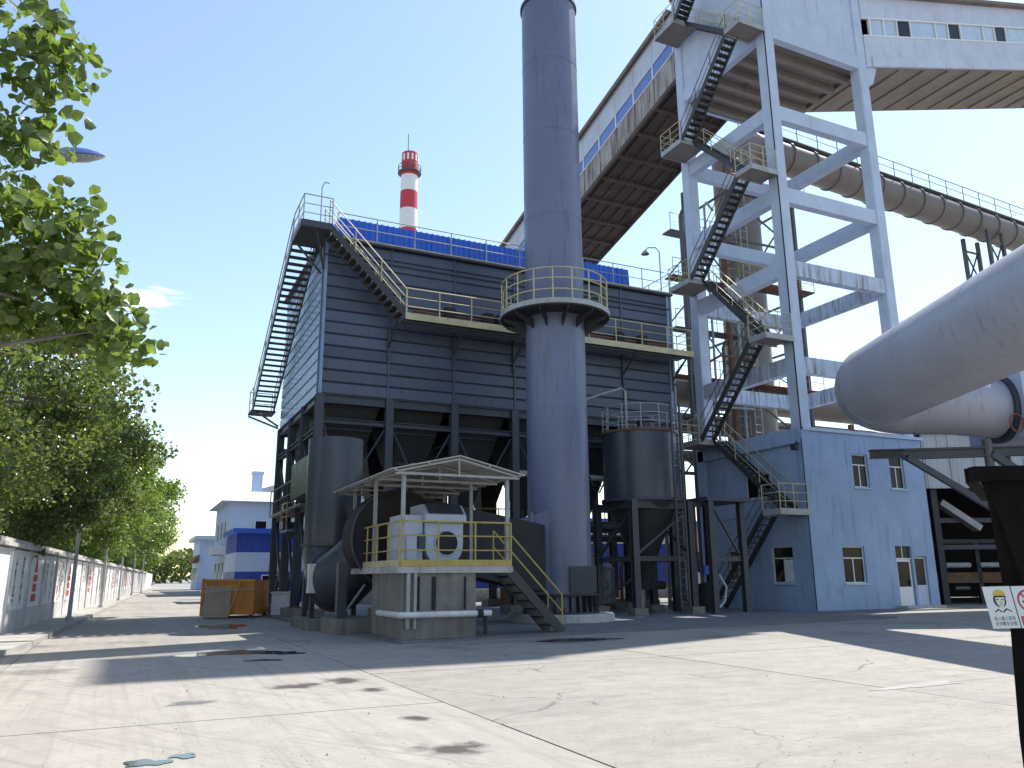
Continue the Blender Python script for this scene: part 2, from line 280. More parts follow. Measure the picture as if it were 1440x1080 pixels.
class MB:
    def __init__(s): s.v = []; s.f = []
    def add(s, vs, fs):
        o = len(s.v); s.v += [tuple(p) for p in vs]; s.f += [tuple(i + o for i in f) for f in fs]; return s
    def box(s, x0, x1, y0, y1, z0, z1):
        vs = [(x0, y0, z0), (x1, y0, z0), (x1, y1, z0), (x0, y1, z0), (x0, y0, z1), (x1, y0, z1), (x1, y1, z1), (x0, y1, z1)]
        return s.add(vs, [(3, 2, 1, 0), (4, 5, 6, 7), (0, 1, 5, 4), (1, 2, 6, 5), (2, 3, 7, 6), (3, 0, 4, 7)])
    def cbox(s, x0, x1, y0, y1, z0, z1, c=0.03):
        """box with chamfered vertical edges"""
        pts = [(x0 + c, y0), (x1 - c, y0), (x1, y0 + c), (x1, y1 - c), (x1 - c, y1), (x0 + c, y1), (x0, y1 - c), (x0, y0 + c)]
        return s.prism([(p[0], p[1], z0) for p in pts], (0, 0, z1 - z0))
    def beam(s, p, q, w, h, up=(0, 0, 1)):
        p = Vector(p); q = Vector(q); d = (q - p).normalized(); up = Vector(up)
        if abs(d.dot(up)) > 0.98: up = Vector((0, 1, 0))
        a = d.cross(up).normalized() * (w / 2); b = a.cross(d).normalized() * (h / 2)
        vs = [p - a - b, p + a - b, p + a + b, p - a + b, q - a - b, q + a - b, q + a + b, q - a + b]
        return s.add(vs, [(0, 1, 2, 3), (7, 6, 5, 4), (0, 4, 5, 1), (1, 5, 6, 2), (2, 6, 7, 3), (3, 7, 4, 0)])
    def ibeam(s, p, q, w, h, t=0.03, up=(0, 0, 1)):
        p = Vector(p); q = Vector(q); d = (q - p).normalized(); up = Vector(up)
        if abs(d.dot(up)) > 0.98: up = Vector((0, 1, 0))
        a = d.cross(up).normalized(); b = a.cross(d).normalized()
        s.beam(p + b * (h / 2 - t / 2), q + b * (h / 2 - t / 2), w, t, up); s.beam(p - b * (h / 2 - t / 2), q - b * (h / 2 - t / 2), w, t, up)
        return s.beam(p, q, t, h - 2 * t, up)
    def prism(s, pts, ext):
        n = len(pts); e = Vector(ext); pts = [Vector(p) for p in pts]
        vs = pts + [p + e for p in pts]
        return s.add(vs, [tuple(reversed(range(n))), tuple(range(n, 2 * n))] + [(i, (i + 1) % n, n + (i + 1) % n, n + i) for i in range(n)])
    def cyl(s, p, q, r0, r1=None, n=16, caps=True):
        r1 = r0 if r1 is None else r1
        p = Vector(p); q = Vector(q); d = (q - p).normalized()
        up = Vector((0, 0, 1)) if abs(d.z) < 0.95 else Vector((1, 0, 0))
        a = d.cross(up).normalized(); b = d.cross(a)
        o = [math.tau * i / n for i in range(n)]
        vs = [p + (a * math.cos(t) + b * math.sin(t)) * r0 for t in o] + [q + (a * math.cos(t) + b * math.sin(t)) * r1 for t in o]
        fs = [(i, (i + 1) % n, n + (i + 1) % n, n + i) for i in range(n)]
        if caps: fs += [tuple(range(n)), tuple(range(2 * n - 1, n - 1, -1))]
        return s.add(vs, fs)
    def tube(s, path, r, n=8, caps=True):
        path = [Vector(p) for p in path]; k = len(path); rs = r if isinstance(r, (list, tuple)) else [r] * k
        vs = []; fs = []; a = None
        for i, p in enumerate(path):
            d = (path[min(i + 1, k - 1)] - path[max(i - 1, 0)]).normalized()
            if a is None:
                up = Vector((0, 0, 1)) if abs(d.z) < 0.9 else Vector((1, 0, 0)); a = d.cross(up).normalized()
            a = (a - d * a.dot(d)).normalized(); b = d.cross(a)
            vs += [p + (a * math.cos(math.tau * j / n) + b * math.sin(math.tau * j / n)) * rs[i] for j in range(n)]
        for i in range(k - 1):
            fs += [(i * n + j, i * n + (j + 1) % n, (i + 1) * n + (j + 1) % n, (i + 1) * n + j) for j in range(n)]
        if caps: fs += [tuple(reversed(range(n))), tuple(range((k - 1) * n, k * n))]
        return s.add(vs, fs)
    def lathe(s, c, prof, n=32):
        """prof: list of (radius, z); c: centre"""
        vs = []; k = len(prof)
        for (r, z) in prof: vs += [(c[0] + r * math.cos(math.tau * j / n), c[1] + r * math.sin(math.tau * j / n), z) for j in range(n)]
        fs = [(i * n + j, i * n + (j + 1) % n, (i + 1) * n + (j + 1) % n, (i + 1) * n + j) for i in range(k - 1) for j in range(n)]
        return s.add(vs, fs)
    def ring(s, c, r0, r1, z0, z1, n=40): return s.lathe(c, [(r0, z0), (r1, z0), (r1, z1), (r0, z1), (r0, z0)], n)
    def mesh(s, name, off=(0, 0, 0), smooth=None):
        me = bpy.data.meshes.new(name)
        me.from_pydata([(p[0] - off[0], p[1] - off[1], p[2] - off[2]) for p in s.v], [], s.f)
        me.validate(); me.update()
        if smooth:
            me.polygons.foreach_set('use_smooth', [True] * len(me.polygons)); me.set_sharp_from_angle(angle=math.radians(smooth))
        return me

def thing(name, label, cat, loc, group=None):
    o = bpy.data.objects.new(name, None); COL.objects.link(o); o.location = loc; o.empty_display_size = 0.3
    o['label'] = label; o['category'] = cat
    if group: o['group'] = group
    WL[o] = Vector(loc); return o
def part(name, mb, mat, parent=None, smooth=None, label=None, kind=None):
    off = WL[parent] if parent else (0, 0, 0)
    me = mb if isinstance(mb, bpy.types.Mesh) else mb.mesh(name, off, smooth)
    o = bpy.data.objects.new(name, me); COL.objects.link(o)
    me.materials.append(MT[mat] if isinstance(mat, str) else mat)
    if parent: o.parent = parent; WL[o] = WL[parent]
    else: WL[o] = Vector((0, 0, 0))
    if label: o['label'] = label
    if kind: o['kind'] = kind
    return o
def single(name, mb, mat, label, cat, group=None, smooth=None):
    """a thing that is one mesh: origin at its base"""
    xs = np.array(mb.v); loc = Vector((xs[:, 0].mean(), xs[:, 1].mean(), xs[:, 2].min()))
    o = bpy.data.objects.new(name, mb.mesh(name, loc, smooth)); COL.objects.link(o); o.location = loc; WL[o] = loc
    o.data.materials.append(MT[mat]); o['label'] = label; o['category'] = cat
    if group: o['group'] = group
    return o
def inst(name, me, parent, pos, rot=None, scale=None):
    """a shared-mesh child standing at world position pos"""
    o = bpy.data.objects.new(name, me); COL.objects.link(o); o.parent = parent
    o.location = Vector(pos) - WL[parent]
    if rot: o.rotation_euler = rot
    if scale: o.scale = scale
    WL[o] = Vector(pos); return o
_shared = {}
def shared(key, fn, mat, smooth=None):
    if key not in _shared:
        me = fn().mesh(key[0] if isinstance(key, tuple) else key, (0, 0, 0), smooth); me.materials.append(MT[mat]); _shared[key] = me
    return _shared[key]

def rail(parent, path, mat='rail', h=1.1, levels=(1.0, 0.66, 0.33), sp=1.35, r=0.024, toe=False, ends=(True, True)):
    """guard rail over a polyline: each post and each rail is a part"""
    path = [Vector(p) for p in path]
    pm = shared(('post', mat, round(h, 2), r), lambda: MB().cyl((0, 0, 0), (0, 0, h), r, n=6), mat)
    done = set()
    for a, b in zip(path[:-1], path[1:]):
        n = max(1, round((b - a).length / sp))
        for i in range(n + 1):
            p = a.lerp(b, i / n); k = (round(p.x, 2), round(p.y, 2), round(p.z, 2))
            if k in done: continue
            done.add(k)
            if i == 0 and a == path[0] and not ends[0]: continue
            if i == n and b == path[-1] and not ends[1]: continue
            inst('post', pm, parent, p)
    for j, lv in enumerate(levels):
        mb = MB().tube([p + Vector((0, 0, h * lv)) for p in path], r * (1.05 if j == 0 else 0.8), n=6)
        part('handrail' if j == 0 else 'midrail', mb, mat, parent)
    if toe:
        mb = MB()
        for a, b in zip(path[:-1], path[1:]): mb.beam(a + Vector((0, 0, 0.075)), b + Vector((0, 0, 0.075)), 0.012, 0.15)
        part('toe_board', mb, mat, parent)

def stair(parent, p0, p1, side, width, n, name='stair', mat='tread', rmat='rail_d', rails=(0, 1), h=1.05, tread_d=0.24, levels=(1.0, 0.5)):
    """flight from p0 up to p1; side: unit vector across. Stringers are the part, treads, posts and rails its sub-parts."""
    p0 = Vector(p0); p1 = Vector(p1); side = Vector(side); w = side * width
    mb = MB()
    for k in (0, 1): mb.beam(p0 + w * k, p1 + w * k, 0.05, 0.24)
    st = part(name, mb, mat, parent)
    d = p1 - p0; run = Vector((d.x, d.y, 0)).normalized()
    def tread():
        t = MB(); a = run * (tread_d / 2); c = side * (width / 2 - 0.03)
        t.prism([-a - c, a - c, a + c, -a + c], (0, 0, 0.04)); return t
    me = shared(('tread', mat, round(width, 2), round(run.x, 3), round(run.y, 3), tread_d), tread, mat)
    for i in range(n):
        inst('tread', me, st, p0 + d * ((i + 0.7) / n) + w / 2)
    for k in rails:
        rail(st, [p0 + w * k, p1 + w * k], rmat, h=h, levels=levels, sp=1.6, r=0.022)
    return st

def wall_openings(mb, axis, plane, thick, a0, a1, z0, z1, rects):
    """solid wall in plane x=plane (axis 'x') or y=plane (axis 'y') from a0..a1, z0..z1 with rectangular holes"""
    A = sorted(set([a0, a1] + [r[0] for r in rects] + [r[1] for r in rects])); Z = sorted(set([z0, z1] + [r[2] for r in rects] + [r[3] for r in rects]))
    for i in range(len(A) - 1):
        for j in range(len(Z) - 1):
            ca, cz = (A[i] + A[i + 1]) / 2, (Z[j] + Z[j + 1]) / 2
            if any(r[0] < ca < r[1] and r[2] < cz < r[3] for r in rects): continue
            if axis == 'y': mb.box(A[i], A[i + 1], plane, plane + thick, Z[j], Z[j + 1])
            else: mb.box(plane, plane + thick, A[i], A[i + 1], Z[j], Z[j + 1])
    return mb

# ================================================================== THE SETTING
g = MB(); g.add([(-2500, -2500, -0.03), (2500, -2500, -0.03), (2500, 4000, -0.03), (-2500, 4000, -0.03)], [(0, 1, 2, 3)])
ground = part('ground', g, 'far_ground', kind='structure')
def concrete_slab(u0, u1, v0, v1, mat):
    gp = 0.011; dz = random.uniform(-0.003, 0.003)
    mb = MB().cbox(u0 + gp, u1 - gp, v0 + gp, v1 - gp, -0.05, dz, 0.025)
    part('concrete_slab', mb, mat, ground)
WALL_U = lambda v: -2.72 + 0.052 * (v - 24.7)
vl = [-0.2 + 5.0 * k for k in range(-2, 26)]
for a, b in zip(vl[:-1], vl[1:]):
    if a < 60: concrete_slab(-1.7 + 0.0, 3.7, a, b, 'road_left')
    else: concrete_slab(-0.5, 8.7, a, b, 'road_left')
    if a < 22 and a > -6: concrete_slab(-5.9, -1.7, a, b, 'road_left')
vr = [-6.9, -1.9, 3.1, 8.1, 13.1, 18.1, 23.1, 28.1, 33.1, 38.1, 43.1, 48.1, 53.1, 58.1]
ur = [3.7, 9.4, 15.1, 20.8, 26.5, 32.2, 37.9, 43.6]
for a, b in zip(vr[:-1], vr[1:]):
    for c, d in zip(ur[:-1], ur[1:]): concrete_slab(c, d, a, b, 'yard_right')
mb = MB()
mb.prism([(5.35, 24.5, 0), (5.9, 18.35, 0), (24.0, 19.9, 0), (24.2, 41, 0), (5.35, 41, 0)], (0, 0, 0.06))
part('equipment_apron', mb, 'apron', kind='structure')
mb = MB().prism([(24.3, 23.3, 0), (33.2, 23.3, 0), (33.2, 24.6, 0), (24.3, 24.6, 0)], (0, 0, 0.05))
part('building_apron', mb, 'apron', kind='structure')
mb = MB()   # raised footway along the boundary wall
mb.prism([(WALL_U(22.3) + 0.02, 22.3, 0), (WALL_U(22.3) + 0.95, 22.3, 0), (WALL_U(150) + 0.95, 150, 0), (WALL_U(150) + 0.02, 150, 0)], (0, 0, 0.13))
footway = part('footway', mb, 'pave', kind='structure')
for i in range(16):
    v = 22.3 + i * 2.0
    mb = MB(); x0 = WALL_U(v) + 0.955; x1 = WALL_U(v + 1.98) + 0.955
    mb.prism([(x0, v, 0), (x0 + 0.14, v, 0), (x1 + 0.14, v + 1.98, 0), (x1, v + 1.98, 0)], (0, 0, 0.125 + random.uniform(0, 0.01)))
    part('kerbstone', mb, 'pave', footway)
mb = MB().prism([(-6.0, 17.5, 0), (-2.35, 17.5, 0), (-1.75, 22.2, 0), (-6.0, 22.2, 0)], (0, 0, 0.11))
part('footway', mb, 'pave', kind='structure')

def puddle(cx, cy, ru, rv, seed, mat='water', name='puddle'):
    r = random.Random(seed); n = 40; ph = [r.uniform(0, 6.28) for _ in range(5)]; pts = []
    for i in range(n):
        t = math.tau * i / n; k = 1 + 0.22 * math.sin(2 * t + ph[0]) + 0.2 * math.sin(3 * t + ph[1]) + 0.13 * math.sin(5 * t + ph[2]) + 0.08 * math.sin(9 * t + ph[3])
        pts.append((cx + ru * k * math.cos(t), cy + rv * k * math.sin(t), 0.0065))
    mb = MB(); mb.add(pts, [tuple(range(n))]); return part(name, mb, mat, kind='structure')
puddle(2.1, 18.1, 0.75, 0.62, 3); puddle(3.1, 17.5, 0.42, 0.3, 5); puddle(3.0, 27.9, 0.6, 1.5, 8); puddle(0.32, 7.84, 0.17, 0.13, 9); puddle(0.62, 7.98, 0.12, 0.09, 19)
puddle(2.5, 16.2, 0.3, 0.16, 11); puddle(10.0, 17.4, 0.9, 0.35, 12); puddle(10.0, 8.05, 0.7, 0.16, 14, 'pave', 'dried_splash')

# ------------------------------------------------------------------ boundary wall with coping, pilasters and murals
bw = thing('boundary_wall', 'long white boundary wall with grey coping and painted panels below the trees', 'wall', (WALL_U(40), 40, 0))
PV0, PL = 22.0, 3.0
def wq(v, off=0.0): return Vector((WALL_U(v) + off, v, 0))
def wblock(mb, v0, v1, o0, o1, z0, z1):
    return mb.prism([wq(v0, o0) + Vector((0, 0, z0)), wq(v0, o1) + Vector((0, 0, z0)), wq(v1, o1) + Vector((0, 0, z0)), wq(v1, o0) + Vector((0, 0, z0))], (0, 0, z1 - z0))
npan = 52
for k in range(npan):
    v0 = PV0 + k * PL; v1 = v0 + PL
    if k < 40:
        pn = part('wall_panel', wblock(MB(), v0 + 0.12, v1 - 0.12, -0.2, 0.0, 0.7, 2.3), 'wall_white', bw)
        part('dado', wblock(MB(), v0 + 0.12, v1 - 0.12, -0.2, 0.025, 0.1, 0.7), 'wall_grey', bw)
        part('pilaster', wblock(MB(), v0 - 0.12, v0 + 0.12, -0.24, 0.055, 0.1, 2.33), 'wall_grey' if k % 2 else 'cap', bw)
        part('coping', wblock(MB(), v0 - 0.1, v1 - 0.13, -0.3, 0.14, 2.345, 2.44), 'cap', bw)
        part('coping_ridge', wblock(MB(), v0 - 0.1, v1 - 0.13, -0.2, 0.03, 2.44, 2.56), 'cap', bw)
        if k < 26:
            r = random.Random(100 + k)
            if k == 0 or (k % 3 == 2):      # red painted emblem: pointed tower above broad bars
                vc = v0 + (0.9 if k == 0 else 1.5); zz = 0.85
                for (w, h, tp) in ((0.85, 0.22, 1.0), (0.7, 0.24, 0.95), (0.8, 0.2, 0.9), (0.6, 0.5, 0.1)):
                    mb = MB()
                    o = 0.004
                    mb.prism([wq(vc - w / 2, o) + Vector((0, 0, zz)), wq(vc + w / 2, o) + Vector((0, 0, zz)), wq(vc + w / 2 * tp, o) + Vector((0, 0, zz + h)), wq(vc - w / 2 * tp, o) + Vector((0, 0, zz + h))], (0.004, 0, 0))
                    part('mural_shape', mb, 'mural_red', pn); zz += h + 0.07
            else:                            # brushed columns, too far to read
                for c in range(2):
                    vc = v0 + 0.95 + c * 1.15
                    for j in range(4):
                        mb = MB(); z = 2.0 - j * 0.33
                        for q in range(6):
                            a, b2 = r.uniform(-.14, .14), r.uniform(-.13, .13); hz = q % 2 == 0
                            lw, lh = (r.uniform(.12, .28), .035) if hz else (.04, r.uniform(.1, .26))
                            mb.prism([wq(vc + a * .5 - lw / 2, .004 + .001 * q) + Vector((0, 0, z + b2 - lh / 2)), wq(vc + a * .5 + lw / 2, .004 + .001 * q) + Vector((0, 0, z + b2 - lh / 2)), wq(vc + a * .5 + lw / 2, .004 + .001 * q) + Vector((0, 0, z + b2 + lh / 2)), wq(vc + a * .5 - lw / 2, .004 + .001 * q) + Vector((0, 0, z + b2 + lh / 2))], (0.0006, 0, 0))
                        part('mural_stroke', mb, 'mural_red' if (k % 4 == 0) else 'ink', pn)
    else:
        part('wall_panel', wblock(MB(), v0, v1 - 0.05, -0.2, 0.0, 0.0, 2.4), 'wall_white', bw)
for k in range(6):   # the nearer wall, standing back a little
    v0 = 22.0 - (k + 1) * 3.0
    part('wall_panel', wblock(MB(), v0, v0 + 2.8, -0.62, -0.4, 0.1, 2.45), 'wall_white', bw)
    part('pilaster', wblock(MB(), v0 + 2.8, v0 + 3.0, -0.66, -0.34, 0.1, 2.5), 'cap', bw)
    part('coping', wblock(MB(), v0 + 0.02, v0 + 2.98, -0.72, -0.28, 2.52, 2.66), 'cap', bw)

# ------------------------------------------------------------------ street lamps
def tilt(mb, q, a):
    Rm = Matrix.Rotation(a, 3, RIGHT); mb.v = [tuple(Rm @ (Vector(p) - q) + q) for p in mb.v]; return mb
def lamp_post(v, hgt, label, arm=1.0, off=0.75, ta=0.0, hr=1.0):
    p = wq(v, off); t = thing('street_lamp', label, 'street lamp', p, 'lamp posts along the boundary wall')
    part('pole', MB().cyl(p, p + Vector((0, 0, hgt)), 0.075, 0.05, n=10), 'lamp_grey', t, 30)
    part('base_plate', MB().cyl(p, p + Vector((0, 0, 0.25)), 0.14, 0.12, n=10), 'lamp_grey', t, 30)
    q = p + Vector((arm, -0.1, hgt))
    if ta == 0:
        part('lamp_cap', MB().cyl(p + Vector((0, 0, hgt)), p + Vector((0, 0, hgt + .3)), .09, .14, n=10), 'lamp_grey', t, 30); return t
    part('arm', MB().tube([p + Vector((0, 0, hgt - 0.5)), p + Vector((arm * 0.4, 0, hgt + 0.05)), q], 0.035, 6), 'lamp_grey', t, 30)
    hd = part('lamp_head', tilt(MB().lathe(q, [(0.02, q.z + 0.13), (0.2, q.z + 0.11), (0.36, q.z + 0.06), (0.47, q.z), (0.47, q.z - 0.02)], 28), q, ta), 'lamp_blue', t, 40)
    part('diffuser', tilt(MB().lathe(q, [(0.46, q.z - 0.021), (0.42, q.z - 0.05), (0.22, q.z - 0.12), (0.01, q.z - 0.13)], 28), q, ta), 'lamp_grey', hd, 40)
    fins = MB()
    for i in range(24):
        a = math.tau * i / 24; d = Vector((math.cos(a), math.sin(a), 0)); fins.beam(q + d * 0.33 + Vector((0, 0, -0.07)), q + d * 0.455 + Vector((0, 0, -0.03)), 0.012, 0.03)
    part('fin_ring', tilt(fins, q, ta), 'car_white', hd)
    return t
lamp_post(15.3, 9.0, 'blue saucer street lamp head poking out of the poplar leaves', 1.62, .1, math.radians(24))
lamp_post(32.6, 4.9, 'tall grey lamp pole at the wall, nearest of those standing in full view')
lamp_post(46.0, 4.9, 'grey lamp pole by the wall, second along the road')
lamp_post(60.0, 4.9, 'grey lamp pole by the wall, third along the road')
lamp_post(78.0, 4.9, 'far grey lamp pole by the wall, fourth along the road')
lamp_post(100.0, 4.9, 'farthest grey lamp pole by the wall')

# ------------------------------------------------------------------ far buildings
def far_window(parent, x0, x1, y, z0, z1, axis='y', mat='glass_dark'):
    mb = MB(); fr = MB()
    if axis == 'y':
        mb.box(x0 + .06, x1 - .06, y - 0.03, y + 0.02, z0 + .06, z1 - .06)
        for b in ((x0, x0 + .06, z0, z1), (x1 - .06, x1, z0, z1), (x0 + .06, x1 - .06, z0, z0 + .06), (x0 + .06, x1 - .06, z1 - .06, z1)): fr.box(b[0], b[1], y - .08, y + .02, b[2], b[3])
    else:
        mb.box(y - 0.03, y + 0.02, x0 + .06, x1 - .06, z0 + .06, z1 - .06)
        for b in ((x0, x0 + .06, z0, z1), (x1 - .06, x1, z0, z1), (x0 + .06, x1 - .06, z0, z0 + .06), (x0 + .06, x1 - .06, z1 - .06, z1)): fr.box(y - .08, y + .02, b[0], b[1], b[2], b[3])
    w = part('window', fr, 'white', parent); part('pane', mb, mat, w)
# light blue two-storey building with a pitched roof, seen past the dust collector
b1 = thing('office_building', 'light blue two-storey building with flat hipped roof beyond the orange bin', 'building', (12, 82, 0))
part('wall', MB().box(8.3, 16, 78.0, 90, 0, 8.4), 'lt_blue', b1)
part('roof', MB().add([(7.5, 77.2, 8.4), (16.6, 77.2, 8.4), (16.6, 90.6, 8.4), (7.5, 90.6, 8.4), (9.6, 79.4, 9.5), (15, 79.4, 9.5), (15, 88, 9.5), (9.6, 88, 9.5)], [(3, 2, 1, 0), (0, 1, 5, 4), (1, 2, 6, 5), (2, 3, 7, 6), (3, 0, 4, 7), (4, 5, 6, 7)]), 'lt_grey', b1)
part('balcony', MB().box(7.3, 8.29, 78.6, 84, 3.6, 4.4), 'lt_grey', b1)
for z in (1.2, 5.0):
    for k in range(3): far_window(b1, 79.2 + k * 3.2, 80.7 + k * 3.2, 8.3, z, z + 1.8, 'x')
    far_window(b1, 10.6, 11.7, 78.0, z, z + 1.7); far_window(b1, 13.2, 14.3, 78.0, z, z + 1.7)
b2 = thing('warehouse', 'pale blue gabled warehouse with dark chimney box behind the blue cabin', 'building', (16, 96, 0))
part('wall', MB().box(11.2, 30, 92, 110, 0, 10.5), 'lt_blue', b2)
part('roof', MB().prism([(10.8, 91.6, 10.5), (30.4, 91.6, 10.5), (20.6, 91.6, 13.4)], (0, 19, 0)), 'duct', b2)
part('vent_box', MB().box(11.9, 12.9, 91.0, 91.9, 0, 12.6).box(11.8, 13.0, 90.9, 92.0, 12.6, 12.9), 'lt_blue', b2)
for k in range(4): far_window(b2, 14.6 + k * 3.4, 16.2 + k * 3.4, 92, 3.0, 5.4)
b3 = thing('gatehouse', 'low grey blue building with flat roof at the far end of the road', 'building', (11, 120, 0))
part('wall', MB().box(9.0, 20, 117, 128, 0, 6.6), 'lt_blue', b3)
part('roof', MB().box(8.3, 20.6, 116.3, 128.6, 6.6, 7.1), 'lt_grey', b3)
part('roof', MB().prism([(8.2, 116.6, 3.6), (9.0, 116.6, 4.6), (9.0, 116.6, 3.6)], (0, 9, 0)), 'rust', b3)
for k in range(3): far_window(b3, 118.5 + k * 3, 120.2 + k * 3, 9.0, 1.2, 3.0, 'x')
far_window(b3, 12, 13.6, 117, 1.2, 3.0)
# bright blue cabin
cb = thing('site_cabin', 'bright blue cabin with a pale blue stripe behind the orange bin', 'cabin', (8, 55, 0))
part('wall', MB().box(6.35, 14.5, 54.3, 60, 0, 1.9), 'blue_fence', cb)
part('stripe', MB().box(6.33, 14.52, 54.28, 60.02, 1.9, 3.1), 'lt_blue', cb)
part('wall', MB().box(6.35, 14.5, 54.3, 60, 3.1, 4.3), 'blue_fence', cb)
part('roof', MB().box(6.1, 14.8, 54.0, 60.3, 4.3, 4.6), 'blue_sheet', cb)
far_window(cb, 8.0, 9.2, 54.3, 0.8, 1.7)
# blue sheet fence behind the silo with a concrete foot
fn = thing('sheet_fence', 'blue sheet metal fence on a concrete foot behind the silo', 'fence', (27, 46, 0))
for k in range(11):
    u0 = 12.0 + k * 2.2
    part('fence_panel', MB().box(u0 + .02, u0 + 2.18, 46.0, 46.04, 0.75, 3.55), 'blue_fence', fn)
    part('fence_post', MB().box(u0 - .05, u0 + .05, 46.05, 46.15, 0, 3.6), 'steel', fn)
part('foot_wall', MB().box(11.9, 36.4, 45.9, 46.2, 0, 0.74), 'slab', fn)
part('top_rail', MB().box(11.9, 36.4, 45.95, 46.1, 3.56, 3.66), 'white', fn)
wb = thing('white_shed', 'white shed with a blue roof band seen between the silo legs', 'shed', (38, 56, 0))
part('wall', MB().box(30, 50, 54, 62, 0, 5.2), 'lt_grey', wb); part('roof', MB().box(29.6, 50.4, 53.6, 62.4, 5.2, 5.8), 'blue_sheet', wb)
for k in range(5): far_window(wb, 31.5 + k * 3.6, 33.2 + k * 3.6, 54, 1.6, 3.4)

# red and white chimney far behind
chc = uv_of(-15.3, 110.0); R0 = 1.22
ch = thing('striped_chimney', 'tall red and white banded chimney behind the dust collector roof', 'chimney', chc)
bands = [(0, 30, 'chim_white'), (30, 36, 'red'), (36, 42, 'chim_white'), (42, 48.6, 'red')]
ztop = 64.6
z = ztop - 4.4
seq = [('red', 60.4, 64.2), ('chim_white', 57.8, 60.4), ('red', 54.9, 57.8), ('chim_white', 51.7, 54.9), ('red', 48.4, 51.7), ('chim_white', 44.8, 48.4), ('red', 40.8, 44.8), ('chim_white', 36.5, 40.8), ('red', 32, 36.5), ('chim_white', 0, 32)]
for (mt, z0, z1) in seq:
    r0 = R0 + (64 - z0) * 0.012; r1 = R0 + (64 - z1) * 0.012
    part('band', MB().cyl((chc.x, chc.y, z0), (chc.x, chc.y, z1), r0, r1, n=28), mt, ch, 30)
part('gallery_ring', MB().ring(chc, R0 * 0.98, R0 + 0.55, 60.9, 61.05, 28), 'rail_d', ch)
for i in range(12):
    a = math.tau * i / 12; d = Vector((math.cos(a), math.sin(a), 0)) * (R0 + 0.02)
    part('louvre', MB().beam(chc + d + Vector((0, 0, 62.75)), chc + d + Vector((0, 0, 63.8)), 0.28, 0.12, up=d), 'chim_white', ch)
crr = MB()
for zz in (61.5, 62.0): crr.tube([chc + Vector(((R0 + .5) * math.cos(t), (R0 + .5) * math.sin(t), zz)) for t in [math.tau * i / 24 for i in range(25)]], 0.05, 5)
for i in range(12):
    a = math.tau * i / 12; d = chc + Vector(((R0 + .5) * math.cos(a), (R0 + .5) * math.sin(a), 0)); crr.cyl(d + Vector((0, 0, 61.05)), d + Vector((0, 0, 62.05)), 0.04, n=5)
part('guard_rail', crr, 'rail_d', ch)
part('lightning_rod', MB().cyl(chc + Vector((-.3, 0, 64.2)), chc + Vector((-.3, 0, 67.6)), 0.06, n=6), 'rail_d', ch)

# far parked cars
def car(px_right, fwd, rz, mat, label):
    t = thing('parked_car', label, 'car', uv_of(px_right, fwd), 'cars parked at the far end of the road')
    M3 = Matrix.Rotation(rz, 4, 'Z'); base = uv_of(px_right, fwd)
    def tr(mb):
        mb.v = [tuple(M3 @ Vector(p) + base) for p in mb.v]; return mb
    prof = [(-2.1, 0.3), (2.1, 0.3), (2.15, 0.75), (1.5, 0.9), (0.9, 1.42), (-1.1, 1.45), (-1.9, 0.95), (-2.15, 0.85)]
    part('body', tr(MB().prism([(p[0], -0.85, p[1]) for p in prof], (0, 1.7, 0))), mat, t)
    part('window', tr(MB().prism([(1.3, -.865, .95), (.82, -.865, 1.36), (-1.0, -.865, 1.38), (-1.6, -.865, .98)], (0, 1.73, 0))), 'glass_dark', t)
    for sx in (-1.3, 1.3):
        for sy in (-.88, .7): part('wheel', tr(MB().cyl((sx, sy, .33), (sx, sy + .18, .33), .33, n=14)), 'tyre', t, 30)
car(-72.5, 160, 0.2, 'car_grey', 'grey car parked at the far road end, next to the wall')
car(-58.0, 165, 0.25, 'car_white', 'white car parked at the far road end, nearer the buildings')

# ================================================================== DUST COLLECTOR (big dark clad box on legs)
BU0, BU1, BV0, BV1, BZ0, BZ1 = 5.85, 22.1, 29.0, 37.4, 8.15, 14.3
bag = thing('dust_collector', 'big dark blue sheet-clad dust collector on steel legs with blue roof strip and outside stairs', 'dust collector', ((BU0 + BU1) / 2, (BV0 + BV1) / 2, 0))
part('casing', MB().box(BU0 + .1, BU1 - .1, BV0 + .1, BV1 - .1, BZ0 + 0.05, BZ1 - 0.05), 'core', bag)
NB = 6; bay = (BU1 - BU0) / NB; NR = 13; rh = (BZ1 - BZ0) / NR
pan = shared(('cladding_sheet', 1), lambda: MB().add([(0.012, 0, 0.02), (bay - .012, 0, 0.02), (bay - .012, -.028, 0.05), (.012, -.028, .05), (.012, -.022, rh - .05), (bay - .012, -.022, rh - .05), (bay - .012, 0, rh - .02), (.012, 0, rh - .02)],
             [(0, 1, 2, 3), (3, 2, 5, 4), (4, 5, 6, 7), (0, 3, 4, 7), (1, 6, 5, 2)]), 'clad')
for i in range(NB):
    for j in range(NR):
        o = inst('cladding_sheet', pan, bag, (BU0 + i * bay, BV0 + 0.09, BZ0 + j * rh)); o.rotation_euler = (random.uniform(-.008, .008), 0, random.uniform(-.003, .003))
sb = (BV1 - BV0) / 3
pan2 = shared(('cladding_sheet', 2), lambda: MB().add([(0, .012, 0.02), (0, sb - .012, 0.02), (-.03, sb - .012, 0.05), (-.03, .012, .05), (-.024, .012, rh - .05), (-.024, sb - .012, rh - .05), (0, sb - .012, rh - .02), (0, .012, rh - .02)],
             [(3, 2, 1, 0), (4, 5, 2, 3), (7, 6, 5, 4), (0, 7, 4, 3), (1, 2, 5, 6)]), 'clad_sky')
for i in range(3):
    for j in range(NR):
        o = inst('cladding_sheet', pan2, bag, (BU0 + 0.09, BV0 + i * sb, BZ0 + j * rh)); o.rotation_euler = (0, random.uniform(-.006, .006), random.uniform(-.002, .002))
